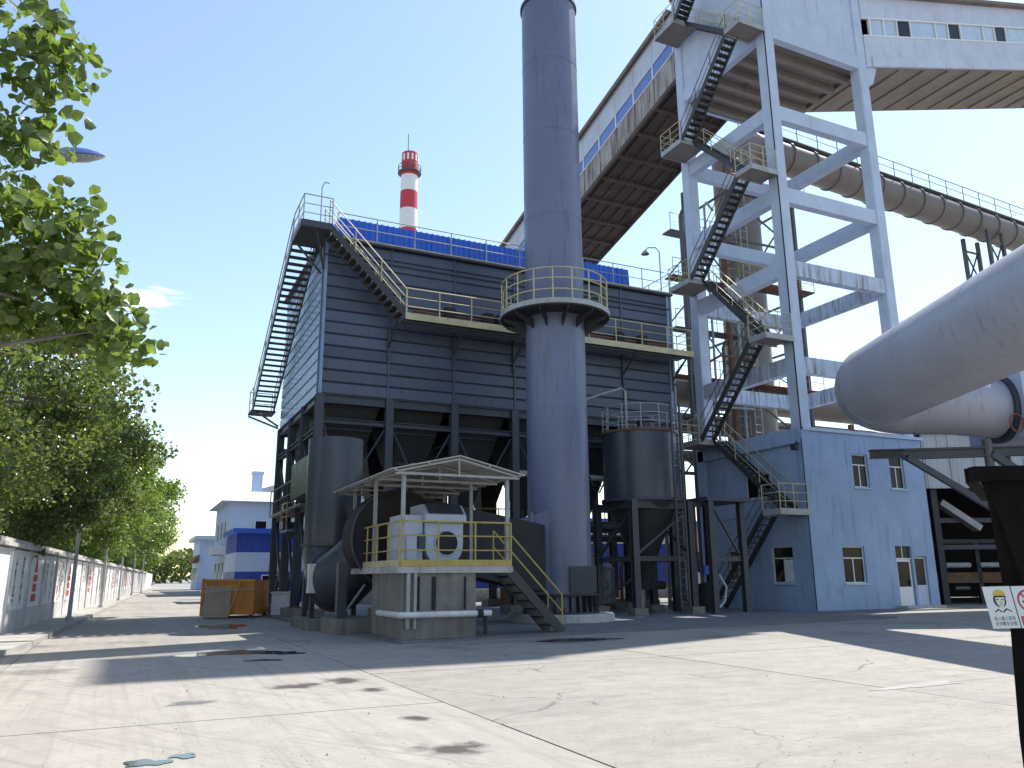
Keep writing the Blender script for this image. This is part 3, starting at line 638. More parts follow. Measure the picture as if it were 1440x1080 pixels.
for i in range(NB + 1):
    part('cover_strip', MB().box(BU0 + i * bay - .035, BU0 + i * bay + .035, BV0 + .02, BV0 + .095, BZ0, BZ1), 'clad', bag)
part('corner_trim', MB().box(BU0 + .02, BU0 + .16, BV0 + .03, BV0 + .16, BZ0 - .02, BZ1 + .01), 'clad_sky', bag)
part('corner_trim', MB().box(BU1 - .16, BU1 + .02, BV0 + .03, BV0 + .2, BZ0 - .02, BZ1 + .01), 'clad_sky', bag)
part('roof_deck', MB().box(BU0 - .12, BU1 + .12, BV0 - .14, BV1 + .12, BZ1, BZ1 + .09), 'steel', bag)
part('girt', MB().box(BU0, BU1, BV0 - .02, BV0 + .03, 13.62, 13.68), 'steel', bag)
# blue roof strip set back from the eave
rs = part('roof_strip', MB().add([(BU0 + .7, 29.85, BZ1 + .12), (20.5, 29.85, BZ1 + .12), (20.5, 29.95, BZ1 + 1.42), (BU0 + .7, 29.95, BZ1 + 1.42), (BU0 + .7, 36.4, BZ1 + .12), (20.5, 36.4, BZ1 + .12), (20.5, 36.2, BZ1 + 1.6), (BU0 + .7, 36.2, BZ1 + 1.6)],
      [(0, 1, 2, 3), (3, 2, 6, 7), (1, 5, 6, 2), (4, 0, 3, 7), (5, 4, 7, 6)]), 'blue_sheet', bag)
rib = shared('sheet_rib', lambda: MB().add([(-.035, 0, 0), (.035, 0, 0), (.02, -.035, 0), (-.02, -.035, 0), (-.035, 0.1, 1.3), (.035, 0.1, 1.3), (.02, .065, 1.32), (-.02, .065, 1.32)], [(3, 2, 1, 0), (4, 5, 6, 7), (2, 3, 7, 6), (1, 2, 6, 5), (3, 0, 4, 7)]), 'blue_sheet')
for i in range(56): inst('sheet_rib', rib, rs, (BU0 + .8 + i * .245, 29.845, BZ1 + .12))
er = part('eave_rail_base', MB().box(BU0 + .3, BU1 + .1, BV0 - .12, BV0 - .06, BZ1 + .092, BZ1 + .15), 'rail', bag)
rail(er, [(BU0 + .45, BV0 - .06, BZ1 + .09), (BU1 + .05, BV0 - .06, BZ1 + .09), (BU1 + .05, BV1, BZ1 + .09)], 'rail_g', h=1.05, levels=(1.0, .5), sp=1.62, r=0.022)
# columns, beams, braces
UC = [BU0 + .12 + i * (BU1 - BU0 - .24) / NB for i in range(NB + 1)]
VC = [BV0 + .12, BV0 + 2.8, BV0 + 5.5, BV1 - .12]
for i, u in enumerate(UC):
    for j, v in enumerate(VC):
        if 0 < j < 3 and i not in (0, 2, 4, 6): continue
        part('column', MB().ibeam((u, v, .42), (u, v, BZ0), .3, .3, .035, up=(0, 1, 0)), 'steel', bag)
        ft = part('footing', MB().cbox(u - .45, u + .45, v - .45, v + .45, 0.04, .40, .04), 'dirt', bag)
        part('base_plate', MB().box(u - .25, u + .25, v - .25, v + .25, .401, .43), 'rust', ft)
for v in (VC[0], VC[3]):
    for zz, hh in ((BZ0 - .17, .34), (7.15, .2)):
        part('beam', MB().ibeam((UC[0], v, zz), (UC[-1], v, zz), .22, hh, .03), 'steel', bag)
for k, u in enumerate((UC[0], UC[2], UC[4], UC[6])):
    for zz, hh in ((BZ0 - .17, .34), (6.8, .2), (4.0, .2)):
        part('beam', MB().ibeam((u, VC[0], zz + .002), (u, VC[3], zz + .002), .22, hh, .03), 'steel', bag)
for i in range(NB):
    part('brace', MB().cyl((UC[i] + .15, VC[0], 6.95), (UC[i] + 1.05, VC[0] , 5.2), .035, n=6), 'duct_dark', bag)
    part('brace', MB().cyl((UC[i + 1] - .15, VC[0], 6.95), (UC[i + 1] - 1.35, VC[0], 4.9), .035, n=6), 'duct_dark', bag)
for j in range(3):
    for (za, zb) in ((0.5, 3.9), (4.1, 6.7)):
        part('brace', MB().beam((UC[0], VC[j] + .15, za), (UC[0], VC[j + 1] - .15, zb), .09, .09), 'steel', bag)
        part('brace', MB().beam((UC[0] + .1, VC[j] + .15, zb), (UC[0] + .1, VC[j + 1] - .15, za), .09, .09), 'steel', bag)
# hoppers
for i in range(NB):
    for j in range(2):
        u0, u1 = UC[i] + .2, UC[i + 1] - .2; v0 = VC[0] + .3 + j * 3.95; v1 = v0 + 3.7; uc, vc = (u0 + u1) / 2, (v0 + v1) / 2
        zt, zb, s = BZ0 - .02, 4.35, .28
        hp = part('hopper', MB().add([(u0, v0, zt), (u1, v0, zt), (u1, v1, zt), (u0, v1, zt), (uc - s, vc - s, zb), (uc + s, vc - s, zb), (uc + s, vc + s, zb), (uc - s, vc + s, zb)], [(0, 1, 5, 4), (1, 2, 6, 5), (2, 3, 7, 6), (3, 0, 4, 7), (4, 5, 6, 7)]), 'hopper', bag)
        part('outlet', MB().cyl((uc, vc, zb - .02), (uc, vc, zb - .55), .24, n=12), 'hopper', hp, 30)
        for k in (0.3, 0.6):
            a0, a1 = u0 + (uc - s - u0) * k, u1 + (uc + s - u1) * k; b0 = v0 + (vc - s - v0) * k; zz = zt + (zb - zt) * k
            part('stiffener', MB().box(a0, a1, b0 - .06, b0 + .02, zz - .04, zz + .04), 'steel', hp)
# screw conveyor and lower gangway
part('screw_conveyor', MB().cyl((UC[0] + .5, 31.2, 3.6), (UC[-1] - .4, 31.2, 3.6), .26, n=14), 'duct_dark', bag, 30)
gw = part('gangway', MB().box(UC[0] - .4, UC[-1], 32.2, 33.6, 3.25, 3.33), 'galv', bag)
part('gangway_beam', MB().ibeam((UC[0] - .4, 32.25, 3.12), (UC[-1], 32.25, 3.12), .12, .24, .025), 'steel', gw)
rail(gw, [(UC[0] - .4, 33.5, 3.33), (UC[0] - .4, 32.25, 3.33), (UC[-1], 32.25, 3.33)], 'rail_y', h=1.05, levels=(1.0, .5), sp=1.8, r=.028)
sg = part('side_gangway', MB().box(UC[0] - .3, UC[0] + .9, VC[0] + 1.2, VC[3], 4.12, 4.2), 'galv', bag)
rail(sg, [(UC[0] - .28, VC[0] + 1.2, 4.2), (UC[0] - .28, VC[3], 4.2)], 'rail_d', h=1.05, levels=(1.0, .5), sp=1.4)
part('air_header', MB().cyl((UC[1] + 1.2, 29.9, 5.75), (UC[-1] - .5, 29.9, 5.6), .11, n=10), 'pipe_white', bag, 30)
# long front walkway half way up
WZ = 11.2
wk = part('walkway', MB().box(8.8, BU1 + .25, BV0 - 1.2, BV0 - .03, WZ - .06, WZ), 'galv', bag)
part('walkway_edge', MB().box(8.78, BU1 + .27, BV0 - 1.24, BV0 - 1.2, WZ - .16, WZ + .1), 'rail', wk)
part('walkway_beam', MB().ibeam((8.8, BV0 - 1.05, WZ - .16), (BU1 + .25, BV0 - 1.05, WZ - .16), .1, .18, .02), 'steel', wk)
rail(wk, [(8.82, BV0 - 1.18, WZ), (BU1 + .22, BV0 - 1.18, WZ), (BU1 + .22, BV0 - .1, WZ)], 'rail', h=1.1, levels=(1.0, .67, .34), sp=1.33, r=.024)
for i in range(1, 7):
    u = BU0 + i * bay - .05
    part('bracket', MB().beam((u, BV0 - 1.1, WZ - .2), (u, BV0 - .02, WZ - 1.0), .06, .06).box(u - .04, u + .04, BV0 - .04, BV0 - .005, WZ - 1.5, WZ - .1), 'steel', wk)
for i, u in enumerate((10.9, 12.6, 13.2, 19.0, 20.2)):
    vb = part('valve_box', MB().cbox(u - .22, u + .22, BV0 - .5, BV0 - .03, WZ + .35, WZ + .8, .05), 'core', bag)
    part('valve_pipe', MB().cyl((u, BV0 - .3, WZ), (u, BV0 - .3, WZ + 1.1), .045, n=8), 'copper', vb)
part('air_pipe', MB().cyl((9.4, BV0 - .25, WZ + .55), (BU1 - .3, BV0 - .25, WZ + .55), .05, n=8), 'copper', bag, 30)
# stair from the walkway up to the roof corner, with its landing
TZ = 14.32
stair(bag, (8.85, BV0 - 1.15, WZ), (5.75, BV0 - 1.15, TZ), (0, 1, 0), .85, 15, mat='tread', rmat='rail', rails=(0, 1), h=1.05, levels=(1.0, .66, .33))
tp = part('roof_landing', MB().box(4.75, 5.85, BV0 - 1.2, BV0 + .8, TZ - .08, TZ), 'tread', bag)
part('landing_frame', MB().box(4.72, 5.88, BV0 - 1.24, BV0 - 1.2, TZ - .2, TZ + .06).box(4.70, 4.74, BV0 - 1.2, BV0 + .8, TZ - .2, TZ + .06), 'steel', tp)
part('landing_frame', MB().beam((5.3, BV0 - 1.1, TZ - .2), (5.86, BV0 + .05, TZ - 1.3), .07, .07).beam((4.85, BV0 + .5, TZ - .2), (5.86, BV0 + .5, TZ - 1.3), .07, .07), 'steel', tp)
rail(tp, [(5.85, BV0 - 1.18, TZ), (4.78, BV0 - 1.18, TZ), (4.78, BV0 + .8, TZ)], 'rail_g', h=1.1, levels=(1.0, .66, .33), sp=1.0)
part('lamp_bracket', MB().tube([(5.6, BV0 - .2, TZ), (5.6, BV0 - .2, TZ + 2.0), (5.7, BV0 - .25, TZ + 2.2), (5.85, BV0 - .3, TZ + 2.15)], .025, 6), 'rail_g', tp)
# long stair down the side wall
stair(bag, (5.72, 38.3, 9.2), (5.72, 29.9, TZ), (-1, 0, 0), .95, 29, mat='tread', rmat='rail_g', rails=(0, 1), h=1.0, tread_d=.27, levels=(1.0, .5))
bl = part('side_landing', MB().box(4.7, 5.82, 38.3, 39.5, 9.12, 9.2), 'tread', bag)
part('landing_frame', MB().beam((5.0, 38.4, 9.1), (5.8, 37.3, 8.3), .08, .08).beam((4.75, 39.4, 9.05), (5.8, 37.3, 8.2), .08, .08), 'steel', bl)
rail(bl, [(5.8, 39.45, 9.2), (4.75, 39.45, 9.2), (4.75, 38.3, 9.2)], 'rail_g', h=1.05, levels=(1.0, .5), sp=1.0)
# roof lamp at the far corner
rl = thing('roof_lamp', 'thin curved lamp on the right end of the dust collector roof', 'lamp', (21.9, 29.3, BZ1 + .1))
part('pole', MB().tube([(21.9, 29.3, BZ1 + .1), (21.9, 29.3, BZ1 + 2.3), (21.75, 29.35, BZ1 + 2.55), (21.4, 29.5, BZ1 + 2.55), (21.25, 29.55, BZ1 + 2.4)], .03, 6), 'rail_g', rl)
part('lamp_shade', MB().lathe((21.25, 29.55), [(.02, BZ1 + 2.42), (.1, BZ1 + 2.36), (.2, BZ1 + 2.2)], 14), 'rail_g', rl)
dp = thing('drain_pipe', 'grey pipe down the right end of the dust collector', 'pipe', (22.3, 29.2, 0))
part('pipe_run', MB().tube([(22.28, 29.25, BZ1 + .1), (22.28, 29.25, 0.1)], .1, 10), 'rail_g', dp, 30)
part('pipe_band', MB().ring((22.28, 29.25), .1, .14, 10.0, 10.12, 12), 'steel', dp); part('pipe_band', MB().ring((22.28, 29.25), .1, .14, 6.0, 6.12, 12), 'steel', dp)

# ================================================================== STACK
SX, SYY = 13.2, 24.05; sc_ = Vector((SX, SYY, 0))
st = thing('exhaust_stack', 'tall slate blue steel stack with a round railed platform half way up', 'smokestack', (SX, SYY, 0))
part('plinth', MB().lathe((SX, SYY), [(0.01, 0.3), (1.72, 0.3), (1.76, .26), (1.78, 0.03)], 40), 'slab', st, 30)
zs = [0.34, 4.35, 7.05, 10.25, 14.2, 17.6, 20.6, 23.35]
for a, b in zip(zs[:-1], zs[1:]):
    part('shell_section', MB().cyl((SX, SYY, a + .004), (SX, SYY, b - .004), 1.06, 1.06, n=56, caps=False), 'stack', st, 40)
    if b < 23: part('weld_seam', MB().ring((SX, SYY), 1.04, 1.068, b - .016, b + .016, 56), 'stack', st, 40)
part('top_rim', MB().ring((SX, SYY), 1.0, 1.12, 23.3, 23.42, 56), 'steel', st, 40)
part('top_cap', MB().lathe((SX, SYY), [(1.055, 23.2), (.01, 23.0)], 40), 'core', st)
part('base_flange', MB().ring((SX, SYY), 1.0, 1.28, .3, .36, 48), 'hopper', st).data.materials
part('base_flange', MB().ring((SX, SYY), 1.0, 1.26, .86, .92, 48), 'hopper', st)
gm = shared('gusset', lambda: MB().prism([(1.05, -.015, .36), (1.25, -.015, .36), (1.25, -.015, .86), (1.05, -.015, .86)], (0, .03, 0)), 'hopper')
for i in range(28): inst('gusset', gm, st, (SX, SYY, 0), (0, 0, math.tau * i / 28))
bolt = shared('anchor_bolt', lambda: MB().cyl((1.2, .07, .36), (1.2, .07, .5), .03, n=6), 'rust')
for i in range(28): inst('anchor_bolt', bolt, st, (SX, SYY, 0), (0, 0, math.tau * i / 28))
RZ = 10.55; RR = 1.95
pl = part('ring_platform', MB().ring((SX, SYY), 1.07, RR, RZ - .06, RZ, 56), 'galv', st)
part('platform_edge', MB().ring((SX, SYY), RR, RR + .03, RZ - .1, RZ + .08, 56), 'rail_g', pl)
part('platform_soffit', MB().ring((SX, SYY), 1.08, RR - .02, RZ - .14, RZ - .07, 48), 'hopper', pl)
for i in range(12):
    a = math.tau * (i + .5) / 12; d = Vector((math.cos(a), math.sin(a), 0))
    part('bracket', MB().prism([sc_ + d * 1.06 + Vector((0, 0, RZ - .25)), sc_ + d * (RR - .08) + Vector((0, 0, RZ - .15)), sc_ + d * (RR - .1) + Vector((0, 0, RZ - .24)), sc_ + d * 1.06 + Vector((0, 0, RZ - .62))], Vector((-d.y, d.x, 0)) * .04), 'hopper', pl)
pst = shared('ring_post', lambda: MB().cyl((0, 0, 0), (0, 0, 1.2), .025, n=6), 'rail')
for i in range(18):
    a = math.tau * i / 18; inst('post', pst, pl, sc_ + Vector((math.cos(a) * (RR - .04), math.sin(a) * (RR - .04), RZ)))
for zz in (1.2, .82, .42):
    part('handrail' if zz > 1 else 'midrail', MB().tube([sc_ + Vector((math.cos(t) * (RR - .04), math.sin(t) * (RR - .04), RZ + zz)) for t in [math.tau * i / 56 for i in range(57)]], .024, 6), 'rail', pl)
# inlet box on its left and inspection hatch on its right
def rbox(r0, r1, f0, f1, z0, z1, mb=None):
    mb = mb or MB(); return mb.prism([uv_of(r0, f0, z0), uv_of(r1, f0, z0), uv_of(r1, f1, z0), uv_of(r0, f1, z0)], (0, 0, z1 - z0))
SR, SF = sc_.dot(RIGHT), sc_.dot(FWD)
ib = part('inlet_duct', MB().add([uv_of(SR - 1.7, SF - .75, .95), uv_of(SR - .3, SF - 1.0, .85), uv_of(SR - .3, SF + .9, .85), uv_of(SR - 1.7, SF + .9, .95), uv_of(SR - 1.7, SF - .75, 3.2), uv_of(SR - .3, SF - 1.0, 3.65), uv_of(SR - .3, SF + .9, 3.65), uv_of(SR - 1.7, SF + .9, 3.2)],
       [(3, 2, 1, 0), (4, 5, 6, 7), (0, 1, 5, 4), (1, 2, 6, 5), (2, 3, 7, 6), (3, 0, 4, 7)]), 'stack', st)
part('duct_flange', rbox(SR - 1.76, SR - 1.66, SF - .85, SF + 1.0, .85, 3.3), 'steel', ib)
part('duct_flange', rbox(SR - .98, SR - .9, SF - .98, SF + 1.0, .84, 3.52), 'stack', ib)
hb = part('inspection_hatch', rbox(SR + .3, SR + 1.06, SF - 1.12, SF - .5, 1.0, 1.75), 'stack', st)
part('hatch_cover', rbox(SR + .26, SR + 1.1, SF - 1.16, SF - 1.121, .97, 1.79), 'steel', hb)

# ================================================================== FAN HOUSE
fh = thing('fan_house', 'concrete fan plinth with yellow railing, sheet canopy and grey blower motor', 'fan house', (7.3, 21, 0))
part('plinth', MB().cbox(6.02, 7.95, 18.82, 21.4, 0, 1.58, .03), 'dirt', fh)
part('plinth', MB().cbox(7.1, 8.6, 21.6, 23.5, 0, 1.58, .03), 'dirt', fh)
for (u, w) in ((6.42, .05), (6.78, .1), (7.62, .05)): part('recess_strip', MB().box(u, u + w, 18.79, 18.818, .72, 1.5), 'core', fh)
part('corner_pipe', MB().cyl((6.16, 18.74, .3), (6.16, 18.74, 1.58), .05, n=8), 'rail_g', fh, 30)
part('corner_pipe', MB().cyl((6.33, 18.73, .3), (6.33, 18.73, 1.58), .04, n=8), 'rail_g', fh, 30)
part('deck_slab', MB().cbox(5.88, 8.92, 18.72, 21.45, 1.585, 1.74, .01), 'slab', fh)
part('deck_slab', MB().cbox(5.88, 8.92, 21.47, 23.65, 1.585, 1.735, .01), 'slab', fh)
part('wrapped_pipe', MB().tube([(5.93, 20.4, .62), (5.93, 18.62, .62), (8.0, 18.6, .62), (8.25, 18.6, .62)], .075, 12), 'pipe_white', fh, 40)
part('pipe_valve', MB().cyl((7.88, 18.6, .62), (8.02, 18.6, .62), .1, n=12).cyl((8.1, 18.6, .62), (8.1, 18.6, .12), .05, n=8), 'core', fh, 30)
rail(fh, [(5.93, 23.6, 1.74), (5.93, 18.76, 1.74), (8.88, 18.76, 1.74), (8.88, 19.1, 1.74)], 'rail_y', h=1.08, levels=(1.0, .68, .36), sp=.95, r=.024)
part('toe_board', MB().box(5.95, 8.87, 18.735, 18.748, 1.745, 1.9), 'rail_y', fh)
part('toe_board', MB().box(5.905, 5.917, 18.76, 23.6, 1.745, 1.9), 'rail', fh)
for (u, v) in ((6.02, 18.85), (6.02, 21.3), (6.02, 23.5), (8.82, 18.85), (8.82, 21.3), (8.82, 23.5)):
    part('canopy_post', MB().box(u - .045, u + .045, v - .045, v + .045, 1.741, 4.1), 'rail_g', fh)
cr = part('canopy', MB().add([(5.6, 18.6, 4.06), (7.42, 18.6, 4.48), (9.24, 18.6, 4.06), (5.6, 24.6, 4.06), (7.42, 24.6, 4.48), (9.24, 24.6, 4.06), (5.6, 18.6, 4.03), (7.42, 18.6, 4.45), (9.24, 18.6, 4.03), (5.6, 24.6, 4.03), (7.42, 24.6, 4.45), (9.24, 24.6, 4.03)],
     [(0, 1, 4, 3), (1, 2, 5, 4), (9, 10, 7, 6), (10, 11, 8, 7), (0, 6, 7, 1), (1, 7, 8, 2), (3, 4, 10, 9), (4, 5, 11, 10), (0, 3, 9, 6), (2, 8, 11, 5)]), 'canopy', fh)
for v in (18.7, 20.1, 21.5, 22.9, 24.3):
    part('canopy_truss', MB().beam((5.75, v, 3.97), (9.1, v, 3.97), .05, .06).beam((5.75, v, 4.0), (7.42, v, 4.39), .05, .05).beam((9.1, v, 4.0), (7.42, v, 4.39), .05, .05).beam((7.42, v, 3.97), (7.42, v, 4.39), .04, .04), 'rail_g', cr)
for u, z in ((5.75, 4.04), (6.6, 4.23), (8.24, 4.23), (9.09, 4.04)): part('purlin', MB().beam((u, 18.62, z), (u, 24.55, z), .05, .05), 'rail_g', cr)
# blower motor
mo = part('motor_housing', MB().prism([(6.92 + .52 + .52 * math.cos(t), 19.75, 2.3 + .55 * math.sin(t)) for t in [math.pi + math.pi * i / 12 for i in range(13)]] + [(7.96, 19.75, 2.85), (6.92, 19.75, 2.85)], (0, 1.1, 0)), 'motor', fh, 30)
part('motor_hood', MB().prism([(6.88, 19.62, 2.86), (6.88, 19.62, 3.06), (6.88, 19.95, 3.34), (6.88, 20.9, 3.34), (6.88, 20.9, 2.86)], (1.12, 0, 0)), 'motor', mo)
part('hood_grille', MB().prism([(6.96, 19.615, 3.09), (7.92, 19.615, 3.09), (7.92, 19.93, 3.35), (6.96, 19.93, 3.35)], (0, -.008, .008)), 'steel', mo)
part('air_opening', MB().cyl((7.5, 19.745, 2.34), (7.5, 19.735, 2.34), .31, n=32), 'core', mo)
part('opening_ring', MB().tube([(7.5 + .32 * math.cos(t), 19.735, 2.34 + .32 * math.sin(t)) for t in [math.tau * i / 32 for i in range(33)]], .022, 6), 'motor', mo)
part('motor_box', MB().cbox(6.3, 6.9, 19.85, 20.9, 1.76, 3.05, .03), 'motor', mo)
part('motor_box', MB().cbox(6.42, 6.7, 19.70, 19.84, 1.8, 2.5, .03), 'motor', mo)
part('terminal_box', MB().cbox(6.72, 6.9, 19.65, 19.84, 2.2, 2.55, .02), 'steel', mo)
# blower scroll, dark, behind the motor
sv = part('blower_scroll', MB().prism([(6.95 + (1.22 + .26 * t / math.tau) * math.cos(t), 22.0, 2.6 + (1.22 + .26 * t / math.tau) * math.sin(t)) for t in [math.tau * i / 40 for i in range(40)]], (0, 1.25, 0)), 'core', fh, 25)
part('scroll_rim', MB().tube([(6.95 + (1.24 + .26 * t / math.tau) * math.cos(t), 21.98, 2.6 + (1.24 + .26 * t / math.tau) * math.sin(t)) for t in [math.tau * i / 40 for i in range(41)]], .035, 6), 'steel', sv)
part('scroll_outlet', MB().add([(7.4, 22.0, 1.85), (12.2, 23.2, 1.0), (12.2, 24.8, 1.0), (7.4, 23.25, 1.85), (7.4, 22.0, 3.75), (12.2, 23.2, 3.1), (12.2, 24.8, 3.1), (7.4, 23.25, 3.75)], [(3, 2, 1, 0), (4, 5, 6, 7), (0, 1, 5, 4), (2, 3, 7, 6), (0, 4, 7, 3), (1, 2, 6, 5)]), 'core', sv)
part('shaft_guard', MB().cbox(7.1, 7.7, 20.9, 21.95, 1.76, 2.5, .05), 'copper', fh)
# deck stair on the right
fs = stair(fh, (10.55, 19.15, .06), (8.92, 19.15, 1.74), (0, 1, 0), .8, 8, mat='tread', rmat='rail_y', rails=(0, 1), h=.95, levels=(1.0, .55))

# vertical inlet duct, elbow and cone feeding the blower
idc = thing('inlet_duct', 'fat blue grey duct dropping from the dust collector and bending into the blower', 'duct', (5.95, 26.0, 0))
part('riser', MB().cyl((5.95, 26.0, 2.5), (5.95, 26.0, 5.9), .88, n=40), 'duct_dark', idc, 40)
part('cross_duct', MB().box(5.35, 6.55, 26.7, 30.5, 4.3, 5.6), 'duct_dark', idc)
part('elbow', MB().tube([(5.95, 26.0 - 1.05 * (1 - math.cos(t)), 2.5 - 1.05 * math.sin(t)) for t in [math.pi / 2 * i / 8 for i in range(9)]], .88, 40), 'duct_dark', idc, 40)
part('cone', MB().tube([(5.95, 24.93, 1.45), (6.05, 24.3, 1.6), (6.6, 23.2, 2.4)], [.9, .88, .8], 40), 'duct_dark', idc, 40)
part('flange_ring', MB().cyl((5.95, 24.98, 1.45), (5.95, 24.9, 1.45), .98, n=40), 'steel', idc, 40)
part('flange_ring', MB().ring((5.95, 26.0), .86, .97, 2.45, 2.52, 40), 'steel', idc)
part('expansion_joint', MB().box(5.0, 5.3, 24.6, 24.95, 1.05, 1.9), 'pipe_white', idc)
for (u, v) in ((5.3, 25.5), (6.6, 25.5), (5.3, 26.6), (6.6, 26.6)): part('leg', MB().box(u - .07, u + .07, v - .07, v + .07, .3, 2.3), 'steel', idc)
part('footing', MB().cbox(4.95, 6.95, 24.3, 26.9, 0, .3, .04), 'dirt', idc)
part('footing', MB().cbox(5.15, 6.3, 21.9, 23.5, 0, .42, .04), 'dirt', idc)
part('leg', MB().box(5.3, 5.55, 22.2, 22.45, .42, 1.9), 'steel', idc)
part('leg_brace', MB().beam((5.45, 22.3, .45), (6.1, 22.4, 1.3), .05, .05), 'rail_g', idc)

# ================================================================== SILO
QU, QV = 18.5, 26.8
si = thing('dust_silo', 'dark steel silo with cone bottom and railed top on four legs beside the stack', 'silo', (QU, QV, 0))
part('drum', MB().cyl((QU, QV, 4.35), (QU, QV, 7.1), 1.5, n=48), 'duct_dark', si, 40)
part('top_ring', MB().ring((QU, QV), 1.48, 1.56, 7.02, 7.12, 48), 'rust', si)
part('bottom_ring', MB().ring((QU, QV), 1.48, 1.6, 4.3, 4.42, 48), 'steel', si)
part('cone', MB().cyl((QU, QV, 4.34), (QU, QV, 1.75), 1.46, .3, n=40), 'hopper', si, 40)
part('discharge_valve', MB().cyl((QU, QV, 1.75), (QU, QV, 1.25), .3, n=16).box(QU - .35, QU + .35, QV - .3, QV + .3, .95, 1.25).cyl((QU + .3, QV, 1.1), (QU + .9, QV, 1.1), .16, n=12), 'core', si, 30)
for dx in (-1.3, 1.3):
    for dy in (-1.3, 1.3):
        part('leg', MB().ibeam((QU + dx, QV + dy, .32), (QU + dx, QV + dy, 4.3), .26, .26, .03, up=(0, 1, 0)), 'steel', si)
        part('footing', MB().cbox(QU + dx - .3, QU + dx + .3, QV + dy - .3, QV + dy + .3, 0, .32, .03), 'dirt', si)
for zz, h in ((4.12, .28), (2.1, .18)):
    for (a, b) in (((-1.3, -1.3), (1.3, -1.3)), ((-1.3, 1.3), (1.3, 1.3)), ((-1.3, -1.3), (-1.3, 1.3)), ((1.3, -1.3), (1.3, 1.3))):
        part('beam', MB().ibeam((QU + a[0], QV + a[1], zz), (QU + b[0], QV + b[1], zz), .16, h, .025), 'steel', si)
for (a, b, z0, z1) in (((-1.3, -1.3), (1.3, -1.3), 2.2, 4.0), ((1.3, -1.3), (1.3, 1.3), 2.2, 4.0), ((-1.3, 1.3), (1.3, 1.3), .4, 2.0), ((-1.3, -1.3), (-1.3, 1.3), 4.0, 2.2)):
    part('brace', MB().beam((QU + a[0], QV + a[1], z0), (QU + b[0], QV + b[1], z1), .09, .09), 'steel', si)
sp2 = shared('silo_post', lambda: MB().cyl((0, 0, 0), (0, 0, 1.0), .022, n=6), 'rail_g')
tr_ = part('roof_rail', MB().tube([(QU + 1.45 * math.cos(t), QV + 1.45 * math.sin(t), 8.1) for t in [math.tau * i / 40 for i in range(41)]], .024, 6), 'rail_g', si)
for zz in (7.75, 7.42): part('midrail', MB().tube([(QU + 1.45 * math.cos(t), QV + 1.45 * math.sin(t), zz) for t in [math.tau * i / 40 for i in range(41)]], .02, 6), 'rail_g', tr_)
for i in range(12):
    a = math.tau * i / 12; inst('post', sp2, tr_, (QU + 1.45 * math.cos(a), QV + 1.45 * math.sin(a), 7.1))
part('vent_pipe', MB().tube([(QU - .9, QV - .5, 7.1), (QU - .9, QV - .5, 8.7), (QU - 1.0, QV - .4, 8.85), (QU - 2.6, QV + .4, 8.3)], .05, 8), 'rail_g', si, 30)
part('vent_hood', MB().cyl((QU + .5, QV + .2, 7.1), (QU + .5, QV + .2, 7.65), .35, n=16).cyl((QU + .5, QV + .2, 7.65), (QU + .5, QV + .2, 7.9), .45, .1, n=16), 'duct_dark', si, 30)
lad = part('ladder', MB().cyl((QU + .35, QV - 1.75, .3), (QU + .35, QV - 1.75, 8.2), .05, n=8).cyl((QU + .8, QV - 1.7, .3), (QU + .8, QV - 1.7, 8.2), .05, n=8), 'steel', si)
for i in range(25): part('rung', MB().cyl((QU + .35, QV - 1.75, .5 + i * .3), (QU + .8, QV - 1.7, .5 + i * .3), .02, n=6), 'steel', lad)
# yard clutter behind and under the silo
ys = thing('valve_skid', 'low steel skid with grey pipes and valves behind the silo legs', 'machine', (17.5, 31.0, 0))
part('skid_frame', MB().box(15.6, 20.2, 30.3, 32.0, .06, .3), 'rust', ys)
for k in range(5):
    u = 16.0 + k * .95
    part('pipe_loop', MB().tube([(u, 30.5, .3), (u, 30.5, 1.5 + .3 * (k % 3)), (u + .2, 30.6, 1.8 + .3 * (k % 3)), (u + .75, 30.9, 1.8 + .3 * (k % 3)), (u + .75, 30.9, .3)], .08, 10), ('rail_g', 'copper', 'pipe_white')[k % 3], ys, 30)
    part('valve_wheel', MB().tube([(u + .17 * math.cos(t), 30.36, 1.1 + .17 * math.sin(t)) for t in [math.tau * i / 14 for i in range(15)]], .025, 6), 'copper', ys)
part('motor', MB().cyl((16.4, 31.5, .75), (17.5, 31.5, .75), .3, n=18), 'motor', ys, 30)
part('switch_cabinet', MB().cbox(19.0, 19.8, 31.2, 31.6, .3, 2.0, .04), 'motor', ys)
for i, (u, v, h_, m_, tx) in enumerate(((15.4, 33.0, .9, 'rust', 'rusty oil drum left of the skid behind the stack'), (16.1, 33.3, .9, 'blue_fence', 'blue oil drum beside the rusty one behind the stack'))):
    d_ = thing('oil_drum', tx, 'drum', (u, v, 0), 'drums behind the stack')
    part('shell', MB().lathe((u, v), [(.01, h_ + .06), (.28, h_ + .06), (.29, h_ * .68), (.305, h_ * .66), (.29, h_ * .64), (.29, h_ * .36), (.305, h_ * .34), (.29, h_ * .32), (.29, .06), (.01, .06)], 20), m_, d_, 30)
    part('rim', MB().ring((u, v), .27, .3, h_ + .04, h_ + .08, 20), m_, d_)
